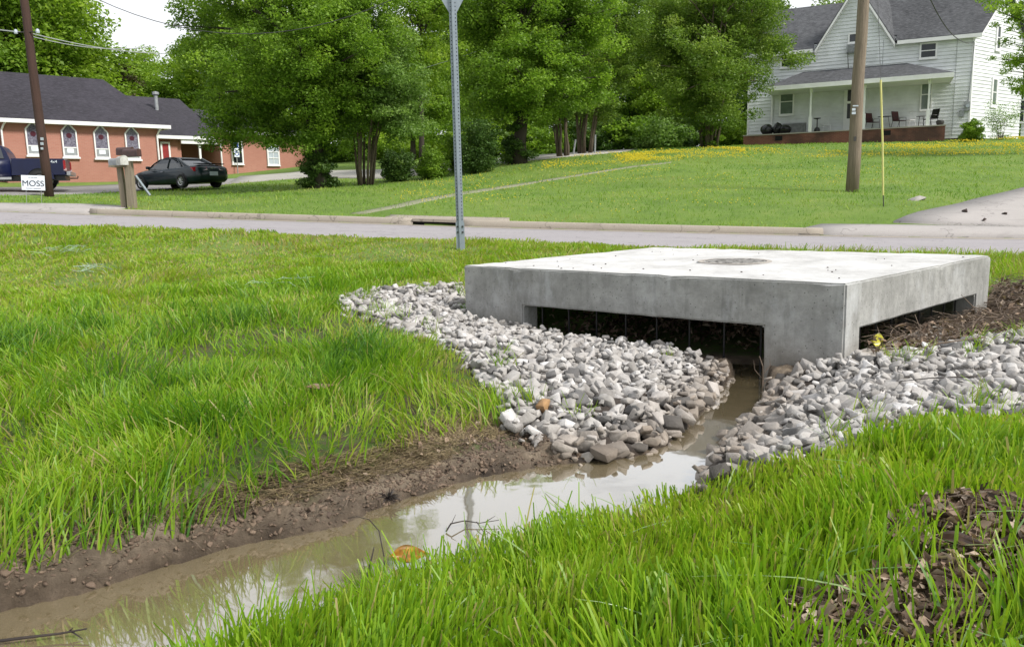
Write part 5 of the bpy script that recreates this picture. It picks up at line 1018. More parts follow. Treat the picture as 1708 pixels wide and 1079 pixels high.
# ------------- porch furniture
def chair(label, px, rz, fab, fr, kind='sling', dep=-1.2, group=None, rock=0):
    s_ = hp(px, 205, dep)[0]; t_ = thing('chair', label, 'chair', tuple(hw(s_, dep, .002)), HRZ + rz, group)
    mb = MB()
    if kind == 'sling':
        for k in (-.27, .27):
            mb.tube([(k, -.28, 0), (k, -.25, .6), (k, .12, .62), (k, .2, .45)], .016, 6); mb.tube([(k, -.27, .4), (k, .2, .42), (k, .3, .95)], .014, 6); mb.tube([(k, .18, .42), (k, .3, 0)], .014, 6)
        mb.tube([(-.27, .3, .95), (.27, .3, .95)], .014, 6); mb.build('frame', fr, t_)
        mb = MB(); mb.box((0, -.03, .42), (.52, .46, .02)); mb.build('seat', fab, t_)
        mb = MB(); mb.prism([(.19, .43), (.3, .97), (.28, .97), (.17, .43)], 'x', -.26, .26); mb.build('backrest', fab, t_)
    else:
        for x, y in ((-.2, -.2), (.2, -.2), (-.2, .2), (.2, .2)): q = MB(); q.tube([(x * .9, y * .9, .43), (x * 1.2, y * 1.2, 0)], .016, 6); q.build('leg', fr, t_)
        mb.box((0, 0, .44), (.44, .42, .03)); mb.build('seat', fr, t_); mb = MB()
        for k in range(5): mb.tube([(-.18 + k * .09, .2, .45), (-.2 + k * .1, .28, .92)], .009, 5)
        mb.tube([(-.23, .27, .9), (0, .31, .97), (.23, .27, .9)], .016, 6); mb.build('backrest', fr, t_)
    return t_
chair('maroon sling chair on the porch just right of the utility pole', 1455, .9, M['maroon'], M['darkmetal'])
chair('maroon sling chair on the porch between the small table and the white chair', 1499, .9, M['maroon'], M['darkmetal'])
chair('black sling chair on the porch behind the right hand porch post', 1553, -.9, M['black'], M['black'])
chair('white spindle chair on the porch left of the door', 1378, .3, None, M['white'], 'spindle', -.9)
chair('white spindle chair on the porch right of the maroon chairs', 1517, -.7, None, M['white'], 'spindle', -.9)
def ptable(label, px, h, r_, m_, dep=-1.1, name='side_table'):
    s_ = hp(px, 205, dep)[0]; t_ = thing(name, label, 'table', tuple(hw(s_, dep, .002)), HRZ); mb = MB(); mb.lathe([(0, h - .02), (r_, h - .02), (r_, h), (0, h)], 18); mb.build('tabletop', m_, t_)
    for k in range(3): a = k * 2.1; q = MB(); q.tube([(math.cos(a) * r_ * .5, math.sin(a) * r_ * .5, h - .02), (math.cos(a) * r_ * .9, math.sin(a) * r_ * .9, 0)], .014, 5); q.build('leg', m_, t_)
ptable('small dark round table between the two maroon chairs', 1475, .72, .36, M['darkmetal']); ptable('small dark table beside the black porch chair', 1535, .6, .22, M['darkmetal'], -1.3)
s_ = hp(1363, 205, -2.1)[0]; t_ = thing('plant_stand', 'black pedestal stand with a pot on the porch edge right of the left post', 'stand', tuple(hw(s_, -2.1, .002)), 0); mb = MB(); mb.lathe([(0, 0), (.16, 0), (.17, .1), (.12, .22), (.03, .26), (.03, .7), (.2, .74), (.2, .77), (0, .77)], 14); mb.build('pedestal', M['black'], t_)
# grill-like barrel at the end of the porch
s_ = hp(1568, 205, -2.0)[0]; t_ = thing('urn', 'dark round urn on the far right corner of the porch base', 'urn', tuple(hw(s_, -2.0, .002)), 0); mb = MB(); mb.lathe([(0, 0), (.14, 0), (.2, .12), (.2, .22), (.14, .28), (0, .28)], 14); mb.build('bowl', M['darkmetal'], t_)
def bag(px, r0, h, lab, dep=-1.7):
    s_ = hp(px, 210, dep)[0]; p = hw(s_, dep, 0); bm = bmesh.new(); bmesh.ops.create_icosphere(bm, subdivisions=3, radius=1)
    for v_ in bm.verts:
        n_ = float(fbm(np.array([v_.co.x * 2.5 + px]), np.array([v_.co.y * 2.5 + v_.co.z * 2]), 3, px)[0]); k = .8 + .4 * n_; v_.co = Vector((v_.co.x * r0 * k, v_.co.y * r0 * k, max(-.85, v_.co.z) * h / 1.85 * k + h * .46))
    me = bpy.data.meshes.new('bag'); bm.to_mesh(me); bm.free(); o = link('rubbish_bag', me, M['bag'], None, True); o.location = p; tag(o, lab, 'rubbish bag')
bag(1279, .36, .62, 'full black rubbish bag, leftmost of the three on the porch'); bag(1297, .3, .66, 'black rubbish bag, middle and tallest of the three on the porch'); bag(1310, .34, .5, 'slumped black rubbish bag, rightmost of the three on the porch', -1.9)
s_ = hp(1328, 205, -.6)[0]; t_ = thing('storage_chest', 'weathered grey wooden chest against the porch wall behind the bags', 'chest', tuple(hw(s_, -.6, .002)), HRZ); mb = MB(); mb.b2((-.75, -.25, 0), (.55, .25, .62)); mb.build('body', mat('grey_boards', (.25, .26, .26), (.15, .155, .15), .8, 5), t_); mb = MB(); mb.b2((-.78, -.28, .621), (.58, .28, .66)); mb.build('lid', M['greymetal'], t_)
# ================================================================== CHURCH
K0 = atY(278, 212, 46.0); Kl = atY(0, 200, 40.4); ke = Vector((K0[0] - Kl[0], K0[1] - Kl[1], 0)).normalized(); KN = Vector((ke.y, -ke.x, 0)); KE = K0[2]; GZ0 = 2.85
KO = Vector((K0[0], K0[1], GZ0)); KRZ = math.atan2(ke.y, ke.x); ch = thing('church', 'red brick church wing with four pointed windows and a dark hipped roof', 'church', tuple(KO), KRZ)
kp_ = lambda px, py, off=0: hit(px, py, KO, ke, KN, off)
EH = KE - GZ0; print('church', EH, kp_(0, 200), kp_(5, 200), [kp_(px, 240)[0] for px in (45, 67, 107, 127, 159, 179, 210, 230)], kp_(55, 204), kp_(55, 262), kp_(218, 213), kp_(218, 262))
best = min(((abs(hit(172, 133, KO, ke, KN, d_)[0] + d_), d_) for d_ in np.linspace(2, 9, 60))); RD = best[1]; RZ_ = hit(172, 133, KO, ke, KN, RD)[1]; print('ridge', best, RZ_)
LFT = -17.
WS = kp_(266, 255)[0]; mb = MB(); sw = kp_(5, 240)[0]; mb.b2((sw, 0, -.5), (WS, 2 * RD, EH)); mb.build('wall', M['brick'], ch)
mb = MB(); mb.b2((LFT, .5, -.5), (sw - .002, 2 * RD, EH)); mb.build('wall', M['brick'], ch)
mb = MB(); o_ = .4; mb.add([(LFT, -o_, EH), (.0, -o_, EH), (0, 2 * RD + o_, EH), (LFT, 2 * RD + o_, EH), (LFT, RD, RZ_), (-RD, RD, RZ_)], [(0, 3, 2, 1), (0, 1, 5, 4), (1, 2, 5), (2, 3, 4, 5), (3, 0, 4)]); mb.build('roof', M['roofdark'], ch)
mb = MB(); mb.b2((LFT, -o_ - .06, EH - .14), (.06, -o_ - .002, EH + .05)); mb.b2((.002, -o_, EH - .14), (.06, 2 * RD, EH + .05)); mb.b2((LFT, -o_, EH - .13), (0, -.002, EH - .1)); mb.build('gutter_trim', M['trim'], ch)
def spout(s_, y, z, par): mb = MB(); mb.tube([(s_ + .15, y - o_, z - .12), (s_ + .08, y - .25, z - .25), (s_, y - .08, z - .5), (s_, y - .08, .1), (s_ + .05, y - .25, .0)], .05, 6); mb.build('downspout', M['trim'], par)
spout(sw - .02, 0, EH, ch); spout(WS - .08, 0, EH, ch)
fK = lambda s, z, o: (s, -o, z)
STG = mat('stained_glass', (.24, .23, .29), (.07, .06, .09), .25, 14)
def lancet(px0, px1, ytop, ybot):
    a = kp_(px0, ybot); c = kp_(px1, ytop); s0, s1 = a[0], c[0]; z0 = a[1]; z1 = c[1]; sm = (s0 + s1) / 2; zs = z0 + (z1 - z0) * .76
    out_ = [(s0, z0), (s1, z0), (s1, zs), (sm, z1), (s0, zs)]; w_ = .065; inn = [(s0 + w_, z0 + w_), (s1 - w_, z0 + w_), (s1 - w_, zs - .02), (sm, z1 - w_ * 1.5), (s0 + w_, zs - .02)]
    mb = MB(); V = [fK(x, z, .0) for x, z in out_] + [fK(x, z, .1) for x, z in out_] + [fK(x, z, .1) for x, z in inn] + [fK(x, z, .0) for x, z in inn]; Fc = []
    for i in range(5): j = (i + 1) % 5; Fc += [(i, j, 5 + j, 5 + i), (5 + i, 5 + j, 10 + j, 10 + i), (10 + i, 10 + j, 15 + j, 15 + i)]
    mb.add(V, Fc); zr = z0 + (z1 - z0) * .27; mb.b2((s0 + w_, -.07, zr - .03), (s1 - w_, -.03, zr + .03)); mb.b2((s0 - .06, -.14, z0 - .09), (s1 + .06, -.0, z0 - .002)); o = mb.build('lancet_window', M['trim'], ch)
    mb = MB(); mb.prism([(s0 + w_, zr), (s1 - w_, zr), (s1 - w_, zs - .02), (sm, z1 - w_ * 1.5), (s0 + w_, zs - .02)], 'y', -.045, -.02); mb.build('stained_pane', STG, o)
    mb = MB(); mb.lathe([(0, 0), (.13, 0), (.13, .012), (0, .012)], 16, Matrix.Translation((sm, -.046, z0 + (z1 - z0) * .62)) @ Matrix.Rotation(rad(90), 4, 'X')); mb.build('rosette', mat('rosette_glass', (.07, .012, .024), (.06, .01, .02), .3), o)
    mb = MB(); mb.b2((s0 + w_, -.045, z0 + w_), (s1 - w_, -.02, zr - .03)); mb.build('pane', M['greymetal'], o); mb = MB(); mb.b2((sm - .16, -.06, z0 + w_ + .14), (sm + .16, -.047, z0 + w_ + .36)); mb.build('notice', M['signwhite'], o)
lancet(45.5, 65.5, 202, 259); lancet(105.5, 125, 205, 262); lancet(159, 178, 208, 264); lancet(211, 229, 210, 266)
# wing with the porch and the far classroom block
wg = thing('church_annex', 'lower brick church annex with red doors and a small porch under the oak', 'church', tuple(KO), KRZ)
D1, D2 = 2.0, 4.2; EH2 = kp_(300, 229, D1)[1]; q1 = kp_(303, 260, D1)[0]; q2 = kp_(360, 260, D1)[0]; q3 = kp_(503, 260, D1)[0]; print('annex', EH2, q1, q2, q3, kp_(212, 158, 7)[1])
mb = MB(); mb.b2((WS + .05, D1, -.5), (q1, 13, EH2)); mb.b2((q1 + .002, D2, -.5), (q2 - .002, 13, EH2)); mb.b2((q2, D1 - .6, -.5), (q3, 13, EH2 + .35)); mb.build('wall', M['brick'], wg)
RZ2 = EH2 + 2.9
mb = MB(); mb.add([(-1.5, D1 - .4, EH2), (q2 + .3, D1 - .4, EH2), (q2 + .3, 13, EH2), (-1.5, 13, EH2), (-1.5, 7.5, RZ2), (q2 + .3, 7.5, RZ2)], [(0, 3, 2, 1), (0, 1, 5, 4), (2, 3, 4, 5), (3, 0, 4), (1, 2, 5)])
mb.add([(q2 + .31, D1 - 1, EH2 + .36), (q3 + .4, D1 - 1, EH2 + .36), (q3 + .4, 13, EH2 + .36), (q2 + .31, 13, EH2 + .36), (q2 + .31, 6.5, EH2 + 2.2), (q3 - 3, 6.5, EH2 + 2.2)], [(0, 3, 2, 1), (0, 1, 5, 4), (1, 2, 5), (2, 3, 4, 5), (3, 0, 4)]); mb.build('roof', M['roofdark'], wg)
mb = MB(); mb.b2((-.2, D1 - .47, EH2 - .15), (q2 + .3, D1 - .402, EH2 + .04)); mb.b2((q1 - .1, D1 - .38, EH2 - .4), (q2 + .1, D1 - .2, EH2 - .16)); mb.b2((q2 + .3, D1 - 1.07, EH2 + .2), (q3 + .4, D1 - 1.002, EH2 + .4)); mb.build('gutter_trim', M['trim'], wg)
def door(px0, px1, pt_, off):
    a = kp_(px0, pt_, off); c = kp_(px1, pt_, off); mb = MB(); mb.b2((a[0] + .1, off - .07, 0), (c[0] - .1, off - .002, a[1] - .1)); o = mb.build('door', M['reddoor'], wg); mb = MB(); mb.b2((a[0], off - .1, 0), (a[0] + .098, off - .001, a[1])); mb.b2((c[0] - .098, off - .1, 0), (c[0], off - .001, a[1])); mb.b2((a[0] + .1, off - .1, a[1] - .1), (c[0] - .1, off - .001, a[1])); mb.build('frame', M['trim'], o)
door(266, 282, 237, D1); door(338, 351, 240, D2)
a = kp_(333, 250, D1 - .2)[0]; mb = MB(); mb.box((a, D1 - .2, EH2 / 2 - .2), (.12, .12, EH2 - .4)); mb.build('porch_column', M['trim'], wg); spout(q2 + .05, D1 - .6, EH2 + .2, wg)
a = kp_(448, 274, D1 - .6); c = kp_(462, 244, D1 - .6); window(wg, lambda s, z, o: (s, D1 - .6 - o, z), a[0], c[0], a[1], c[1], glass='plate', rails=2, mull=1)
a = kp_(389, 272, D1 - .6); c = kp_(401, 236, D1 - .6); window(wg, lambda s, z, o: (s, D1 - .6 - o, z), a[0], c[0], a[1], c[1], rails=1)
a = kp_(262, 186, 5.5); mb = MB(); Mt = Matrix.Translation((a[0], 5.5, a[1] - .4)); mb.lathe([(.11, 0), (.11, 1.35), (.2, 1.4), (.2, 1.55), (0, 1.6)], 12, Mt); mb.build('vent_pipe', M['greymetal'], wg)
# accessible parking sign
SGN = ground(397, 290); t_ = thing('parking_sign', 'small blue and white accessible parking sign on a pole by the annex wall', 'sign', tuple(SGN), KRZ)
mb = MB(); mb.tube([(0, 0, 0), (0, 0, 1.9)], .03, 6); mb.build('pole', M['greymetal'], t_); mb = MB(); mb.b2((-.16, -.05, 1.0), (.16, -.035, 1.9)); pl_ = mb.build('plate', M['signwhite'], t_)
mb = MB(); mb.b2((-.13, -.058, 1.55), (.13, -.052, 1.86)); mb.lathe([(.09, 0), (.09, .006), (.13, .006), (.13, 0)], 14, Matrix.Translation((.0, -.052, 1.2)) @ Matrix.Rotation(rad(90), 4, 'X')); mb.tube([(-.03, -.056, 1.45), (-.03, -.056, 1.28), (.08, -.056, 1.27), (.12, -.056, 1.12)], .018, 5); mb.build('symbol', M['signblue'], pl_)
#---MARK-VEHICLES
# ================================================================== VEHICLES (local: +x forward, z up)
def wheel(par, x, y, r, w_, spokes=7, out=1):
    Mt = Matrix.Translation((x, y, r)) @ Matrix.Rotation(rad(-90 * out), 4, 'X'); t_ = MB(); t_.lathe([(r * .6, -w_ / 2), (r * .95, -w_ / 2), (r, -w_ / 3), (r, w_ / 3), (r * .95, w_ / 2), (r * .62, w_ / 2), (r * .6, w_ / 2 - .03)], 24, Mt); wl_ = t_.build('wheel', M['rubber'], par, True)
    q = MB(); q.lathe([(r * .61, w_ / 2 - .01), (r * .52, w_ / 2 - .02), (r * .5, w_ / 2 - .06)], 24, Mt); q.lathe([(0, w_ / 2 + .0), (r * .16, w_ / 2 + .0), (r * .18, w_ / 2 - .04)], 12, Mt)
    for k in range(spokes):
        a = k * 6.283 / spokes; q.tube([Mt @ Vector((math.cos(a) * r * .1, math.sin(a) * r * .1, w_ / 2 - .02)), Mt @ Vector((math.cos(a) * r * .54, math.sin(a) * r * .54, w_ / 2 - .03))], [r * .1, r * .07], 5)
    q.build('rim', M['alloy'], wl_); q = MB(); q.lathe([(0, w_ / 2 - .07), (r * .6, w_ / 2 - .07)], 20, Mt); q.build('brake_well', M['black'], wl_)
def body(par, st, m_, name='body'):
    """st: list of (x, halfwidth, zbottom, zbelt, ztop)"""
    mb = MB(); R_ = []
    for x, hw_, zb, zl, zt_ in st:
        pr_ = [(0, zb), (hw_ * .86, zb), (hw_ * .96, zb + .06), (hw_ * 1., zb + (zl - zb) * .4), (hw_ * .995, zb + (zl - zb) * .72), (hw_ * .95, zl), (hw_ * .86, zl + (zt_ - zl) * .7), (hw_ * .5, zt_), (0, zt_ + .005)]
        R_.append([(x, -y, z) for y, z in pr_] + [(x, y, z) for y, z in pr_[-2:0:-1]])
    mb.loft(R_); return mb.build(name, m_, par, True)
def arch(par, x, y, r, m_=None, w_=.02):
    mb = MB(); sg_ = 1 if y > 0 else -1; P = [(x + math.cos(a) * r, r * .95 + math.sin(a) * r) for a in np.linspace(-.35, math.pi + .35, 18)]; mb.prism(P, 'y', y - sg_ * .3, y + sg_ * w_); mb.build('wheel_arch', m_ or M['black'], par)
# black coupe
cp = ground(300, 317); cf = Vector((-.844, .536, 0)); car = thing('parked_car', 'black two door coupe parked on the church lot behind the mailboxes', 'car', (cp[0], cp[1], cp[2] + .05), math.atan2(cf.y, cf.x))
body(car, [(-2.38, .6, .42, .7, .82), (-2.3, .78, .3, .8, .98), (-2.1, .86, .24, .85, 1.02), (-1.4, .89, .2, .88, 1.0), (-.4, .9, .2, .87, .93), (.6, .9, .2, .86, .92), (1.2, .89, .2, .83, .9), (1.8, .87, .22, .74, .82), (2.15, .8, .26, .64, .72), (2.36, .6, .34, .52, .58)], M['blackpaint'])
gh = [(.9, -1.75, 1.25, .8), (1.14, -1.3, .72, .72), (1.32, -.88, .3, .64), (1.4, -.62, .02, .56)]
mb = MB(); R_ = []
for z, a, c, h_ in gh: R_.append([(a, -h_ * .82, z), (a * .7, -h_, z), (c * .7, -h_, z), (c, -h_ * .8, z), (c, h_ * .8, z), (c * .7, h_, z), (a * .7, h_, z), (a, h_ * .82, z)])
mb.loft(R_); mb.build('glasshouse', M['carglass'], car)
mb = MB(); R_ = [[(x, -h_ * k, z + .02 - .0 * k) for k in (-1, -.6, 0, .6, 1)] for x, h_, z in ((-.95, .6, 1.31), (-.6, .6, 1.4), (-.1, .6, 1.41), (.3, .6, 1.33))]; mb.loft(R_, cap=False, closed=False); o = mb.build('roof', M['blackpaint'], car, True); md = o.modifiers.new('t', 'SOLIDIFY'); md.thickness = .03
mb = MB()
for k in (-1, 1):
    mb.tube([(1.0, k * .76, .92), (.65, k * .71, 1.15), (.28, k * .62, 1.34)], .035, 5); mb.tube([(-1.7, k * .72, .94), (-1.28, k * .66, 1.15), (-.9, k * .58, 1.35)], .06, 5); mb.tube([(-.42, k * .81, .92), (-.4, k * .66, 1.33)], .03, 5); mb.tube([(-1.3, k * .76, 1.0), (-.95, k * .65, 1.28), (-.3, k * .62, 1.37), (.3, k * .63, 1.33)], .028, 5)
mb.build('pillars', M['blackpaint'], car)
for x in (-1.4, 1.42):
    for y in (-1, 1): arch(car, x, y * .875, .36, None, .008); wheel(car, x, y * .835, .31, .21, 7, -y if 0 else (1 if y > 0 else -1))
mb = MB(); mb.prism([(-2.22, 1.03), (-1.98, 1.06), (-1.98, 1.09), (-2.3, 1.08)], 'y', -.66, .66); mb.build('spoiler', M['blackpaint'], car)
for y in (-1, 1):
    mb = MB(); mb.loft([[(-2.37, y * .3, .76), (-2.35, y * .3, .9), (-2.33, y * .3, .9)], [(-2.36, y * .6, .7), (-2.3, y * .6, .92), (-2.2, y * .6, .93)], [(-2.22, y * .86, .72), (-2.14, y * .86, .9), (-2.0, y * .86, .9)]]); mb.build('tail_lamp', M['red'], car)
    mb = MB(); mb.loft([[(-2.395, y * .3, .78), (-2.375, y * .3, .84)], [(-2.38, y * .52, .76), (-2.34, y * .52, .84)]], closed=False, cap=False); mb.build('reversing_lamp', M['lamp'], car)
    mb = MB(); mb.box((.72, y * .97, .98), (.12, .16, .13)); mb.build('mirror', M['blackpaint'], car, bevel=.02)
    mb = MB(); mb.box((-.15, y * .905, .78), (.2, .02, .03)); mb.build('door_handle', M['chrome'], car)
mb = MB(); mb.box((-2.4, 0, .62), (.02, .4, .18)); mb.build('number_plate', M['plate'], car); mb = MB(); mb.box((-2.36, 0, .86), (.02, .26, .05)); mb.build('badge', M['chrome'], car)
car.scale = (1, 1, .93)
# navy pickup
tf = Vector((-.93, -.37, 0)).normalized(); rear = atY(118, 305, 36.5); tp_ = Vector((rear[0], rear[1], 0)) + tf * 3.0; tz = g1(tp_.x, tp_.y); truck = thing('pickup_truck', 'navy blue crew cab pickup truck cut by the left edge, behind the dark pole', 'pickup truck', (tp_.x, tp_.y, tz + .05), math.atan2(tf.y, tf.x))
mb = MB(); prof = [(-2.95, .62), (-2.95, 1.32), (-.95, 1.34), (-.9, .62)]
for k in (-1, 1): mb.prism(prof, 'y', k * .86, k * .98)
mb.b2((-2.95, -.859, .62), (-2.87, .859, 1.33)); mb.b2((-2.86, -.859, .7), (-.9, .859, .78)); mb.build('cargo_bed', M['bluepaint'], truck, bevel=.015)
body(truck, [(-.9, .97, .5, 1.25, 1.34), (0, .98, .48, 1.25, 1.33), (1.3, .98, .48, 1.22, 1.3), (2.0, .97, .5, 1.15, 1.24), (2.8, .93, .5, 1.08, 1.18), (3.05, .85, .52, .95, 1.02)], M['bluepaint'])
mb = MB(); R_ = []
for z, a, c, h_ in [(1.28, -.9, 1.75, .88), (1.62, -.78, 1.3, .82), (1.86, -.62, .95, .74), (1.93, -.5, .7, .66)]: R_.append([(a, -h_, z), (c * .8, -h_, z), (c, -h_ * .8, z), (c, h_ * .8, z), (c * .8, h_, z), (a, h_, z)])
mb.loft(R_); mb.build('cab', M['bluepaint'], truck)
for y in (-1, 1):
    for a, c in ((-.68, .12), (.22, 1.05)):
        mb = MB(); mb.add([(a, y * .893, 1.34), (c, y * .893, 1.34), (c - .14 * (c > .5), y * .775, 1.8), (a + .1 * (a < 0), y * .775, 1.8)], [(0, 1, 2, 3)]); o = mb.build('side_window', M['carglass'], truck); md = o.modifiers.new('t', 'SOLIDIFY'); md.thickness = .02; md.offset = 0
    for x in (-.35, .62): mb = MB(); mb.box((x, y * .99, 1.16), (.26, .03, .05)); mb.build('door_handle', M['chrome'], truck)
    mb = MB(); mb.box((.2, y * 1.02, .5), (2.2, .1, .1)); mb.build('side_step', M['alloy'], truck)
    mb = MB(); mb.box((-2.93, y * .9, 1.05), (.1, .17, .42)); tl = mb.build('tail_lamp', M['red'], truck, bevel=.02); mb = MB(); mb.box((-2.95, y * .9, .86), (.1, .165, .1)); mb.build('lens', M['lamp'], tl)
    mb = MB(); P = [(math.cos(a) * .56, .45 + math.sin(a) * .56) for a in np.linspace(0, math.pi, 14)] + [(math.cos(a) * .47, .45 + math.sin(a) * .47) for a in np.linspace(math.pi, 0, 14)]; mb.prism([(-1.95 + a, c) for a, c in P], 'y', y * .9, y * 1.05); mb.build('fender_flare', M['bluepaint'], truck)
    for x in (-1.95, 2.0): arch(truck, x, y * .975, .47, None, .012); wheel(truck, x, y * .92, .4, .26, 6, y)
mb = MB(); mb.b2((-3.15, -.9, .6), (-2.97, .9, .78)); mb.build('rear_bumper', M['alloy'], truck, bevel=.02); mb = MB(); mb.tube([(-3.0, 0, .5), (-3.3, 0, .5), (-3.32, 0, .6)], .03, 6); mb.build('tow_ball', M['darkmetal'], truck)
mb = MB(); mb.b2((-2.9, -.8, .42), (2.8, .8, .6)); mb.build('chassis', M['black'], truck)
def text(s, size, m_, par, loc, rot, name='lettering', ext=.004, bold=0):
    cu_ = bpy.data.curves.new(name, 'FONT'); cu_.body = s; cu_.size = size; cu_.extrude = ext; cu_.align_x = 'CENTER'; cu_.align_y = 'CENTER'; cu_.offset = bold
    o = bpy.data.objects.new(name, cu_); COL.objects.link(o); bpy.context.view_layer.update(); me = bpy.data.meshes.new_from_object(o.evaluated_get(bpy.context.evaluated_depsgraph_get())); bpy.data.objects.remove(o)
    me.materials.clear(); q = link(name, me, m_, par); q.location = loc; q.rotation_euler = rot; return q
text('4x4', .17, M['signwhite'], truck, (-2.55, .987, 1.19), (rad(90), 0, rad(180)), 'decal')
# ================================================================== STREET FURNITURE
# sign post with the back of a triangular sign
sb = atY(768, 397, 11.5); sgz = g1(sb[0], sb[1]); sgn = thing('road_sign', 'back of a triangular road sign on a perforated galvanised post at the verge', 'sign', (sb[0], sb[1], sgz), rad(4))
PH = atY(757, 0, 11.5)[2] - sgz + .95; mb = MB(); w_ = .105; th = .004
for a, c, d_, e_ in ((-w_ / 2, -.012, -.03, 0), (.012, w_ / 2, -.03, 0)): mb.box(((a + c) / 2, 0, PH / 2 - .1), (c - a, .006, PH + .2))
mb.box((-.012, -.018, PH / 2 - .1), (.004, .036, PH + .2)); mb.box((.012, -.018, PH / 2 - .1), (.004, .036, PH + .2)); mb.box((0, -.038, PH / 2 - .1), (.028, .004, PH + .2)); mb.build('post', M['galv'], sgn)
mb = MB()
for k in range(int(PH / .05)):
    for x in (-.033, .033): mb.box((x, -.0038, .08 + k * .05), (.011, .0016, .016))
ho = mb.build('bolt_holes', M['black'], sgn); po = [c for c in COL.objects if c.parent == sgn and c.name.startswith('post')][0]; bm = bmesh.new(); bm.from_mesh(po.data); nf = len(bm.faces); bm.from_mesh(ho.data); bm.faces.ensure_lookup_table()
for f_ in bm.faces[nf:]: f_.material_index = 1
bm.to_mesh(po.data); bm.free(); po.data.materials.append(M['black']); bpy.data.objects.remove(ho)
mb = MB(); mb.box((-.036, -.012, .08), (.05, .012, .62)); mb.box((.036, -.012, .08), (.05, .012, .62)); mb.build('stub', M['galv'], sgn)
for z in (.33, .25):
    for x in (-.036, .036): mb = MB(); mb.box((x, -.024, z), (.022, .012, .022)); mb.build('bolt', M['darkmetal'], sgn)
z0 = atY(757, 29, 11.5)[2] - sgz; sd_ = .92; hh = sd_ * .866; P = []
for cx0, cz0, a0 in ((0, .07, 210), (sd_ / 2 - .06, hh - .035, -30), (-sd_ / 2 + .06, hh - .035, 90)):
    for k in range(6): a = rad(a0 + k * 24); P.append((cx0 + math.cos(a) * .05, z0 + cz0 + math.sin(a) * .05))
mb = MB(); mb.prism(P, 'y', .006, .012); pl_ = mb.build('plate', M['galv'], sgn)
# utility poles
def upole(label, px0, py0, px1, py1, Y, r0, r1, mt, extra=4.5, ring=None):
    a = atY(px0, py0, Y); a[2] = g1(a[0], a[1]); c = atY(px1, py1, Y); d = c - a; tp2 = a + d * (1 + extra / d[2]); t_ = thing('utility_pole', label, 'utility pole', tuple(a)); n = 9
    mb = MB(); mb.tube([tuple((tp2 - a) * (k / n) + (np.array([0, 0, -.3]) if k == 0 else 0) + np.array([math.sin(k * 1.7) * .012, math.cos(k * 2.3) * .012, 0])) for k in range(n + 1)], [r0 + (r1 - r0) * k / n for k in range(n + 1)], 16); mb.build('shaft', M[mt], t_, True); return t_, a, d
pA, aA, dA_ = upole('dark leaning utility pole left of the mailboxes beside the blue pickup', 82, 326, 40, 0, 30, .165, .12, 'poledark')
pB, aB, dB = upole('weathered grey wooden utility pole on the lawn in front of the house', 1421, 320, 1440, 0, 24, .185, .13, 'polegrey')
def onp(a, d, z): return a + d * (z - a[2]) / d[2]
for y, s_ in ((177, .1), (183, .06), (189, .07)):
    p = atY(1427 if y == 177 else 1424, y, 23.75) - aB; mb = MB(); mb.box(tuple(p), (s_ * 1.6, .02, .035 if y == 177 else .07)); mb.build('tag', M['plate'], pB)
p = atY(1426, 232, 23.78) - aB; mb = MB(); mb.box(tuple(p), (.07, .02, .13)); mb.build('knot_hole', M['darkmetal'], pB)
for y, s_ in ((232, .1), (240, .1), (248, .08)): p = atY(70, y, 29.8) - aA; mb = MB(); mb.box(tuple(p), (s_, .03, s_)); mb.build('tag', M['plate'], pA)
p = atY(47, 55, 30) - aA
for k in (-.38, .4): mb = MB(); mb.lathe([(0, 0), (.06, .0), (.07, .06), (.05, .14), (0, .16)], 10, Matrix.Translation(tuple(p + np.array([k, -.1, -.05])))); mb.build('insulator', M['plate'], pA)
mb = MB(); mb.tube([tuple(p + np.array([-.4, -.1, 0])), tuple(p + np.array([.42, -.1, 0]))], .02, 6); mb.build('bracket', M['darkmetal'], pA)
def cable(label, a, c, sag, r_=.012, m_=None, n=18, mids=None):
    a, c = np.array(a, float), np.array(c, float); P = [tuple(a + (c - a) * k / n - np.array([0, 0, sag * 4 * (k / n) * (1 - k / n)])) for k in range(n + 1)]; mb = MB(); mb.tube(P, r_, 5); tag(mb.build('overhead_cable', m_ or M['wire'], None), label, 'cable')
P47 = atY(47, 55, 30)
cable('pale overhead cable from the dark pole sloping right towards the trees', P47, atY(330, 86, 48), .35, .022, M['palewire']); cable('lower pale overhead cable with a kink just right of the dark pole', P47 - (0, 0, .1), atY(250, 78, 38), .25, .018, M['palewire']); cable('pale overhead cable leaving the dark pole to the left edge', P47, atY(-120, 25, 30), .1, .02, M['palewire'])
cable('high thin overhead line crossing the sky gap into the large oak', atY(160, -2, 26), atY(760, -60, 24), 1.45, .012)
SD = hw(hp(1624, 72)[0], -.2, hp(1624, 72)[1]); cable('dark service cable drooping to the right corner of the house', atY(1528, -60, 34), SD, .95, .024)
cable('thin high cable crossing behind the sign post', atY(690, 119, 40), atY(1010, 0, 40), .2, .012, M['palewire'])
# yellow guy guard with its wire
gb = atY(1474, 347, 20); gb[2] = g1(gb[0], gb[1]); t_ = thing('guy_wire', 'bright yellow tube guard on the pole guy wire, right of the grey pole', 'guy wire', tuple(gb)); g0 = atY(1473, 326, 20) - gb; g2 = atY(1469, 134, 20) - gb
mb = MB(); mb.tube([(0, 0, -.1), tuple(g0 + (0, 0, .05))], .012, 6); mb.build('anchor_rod', M['darkmetal'], t_); mb = MB(); mb.tube([tuple(g0), tuple((g0 + g2) / 2 + (.012, 0, 0)), tuple(g2)], .024, 10); mb.build('guard', M['yellow'], t_)
tpw = onp(aB, dB, aB[2] + 9.5) - gb; mb = MB(); mb.tube([tuple(g2), tuple(tpw)], .006, 5); mb.build('wire', M['wire'], t_)
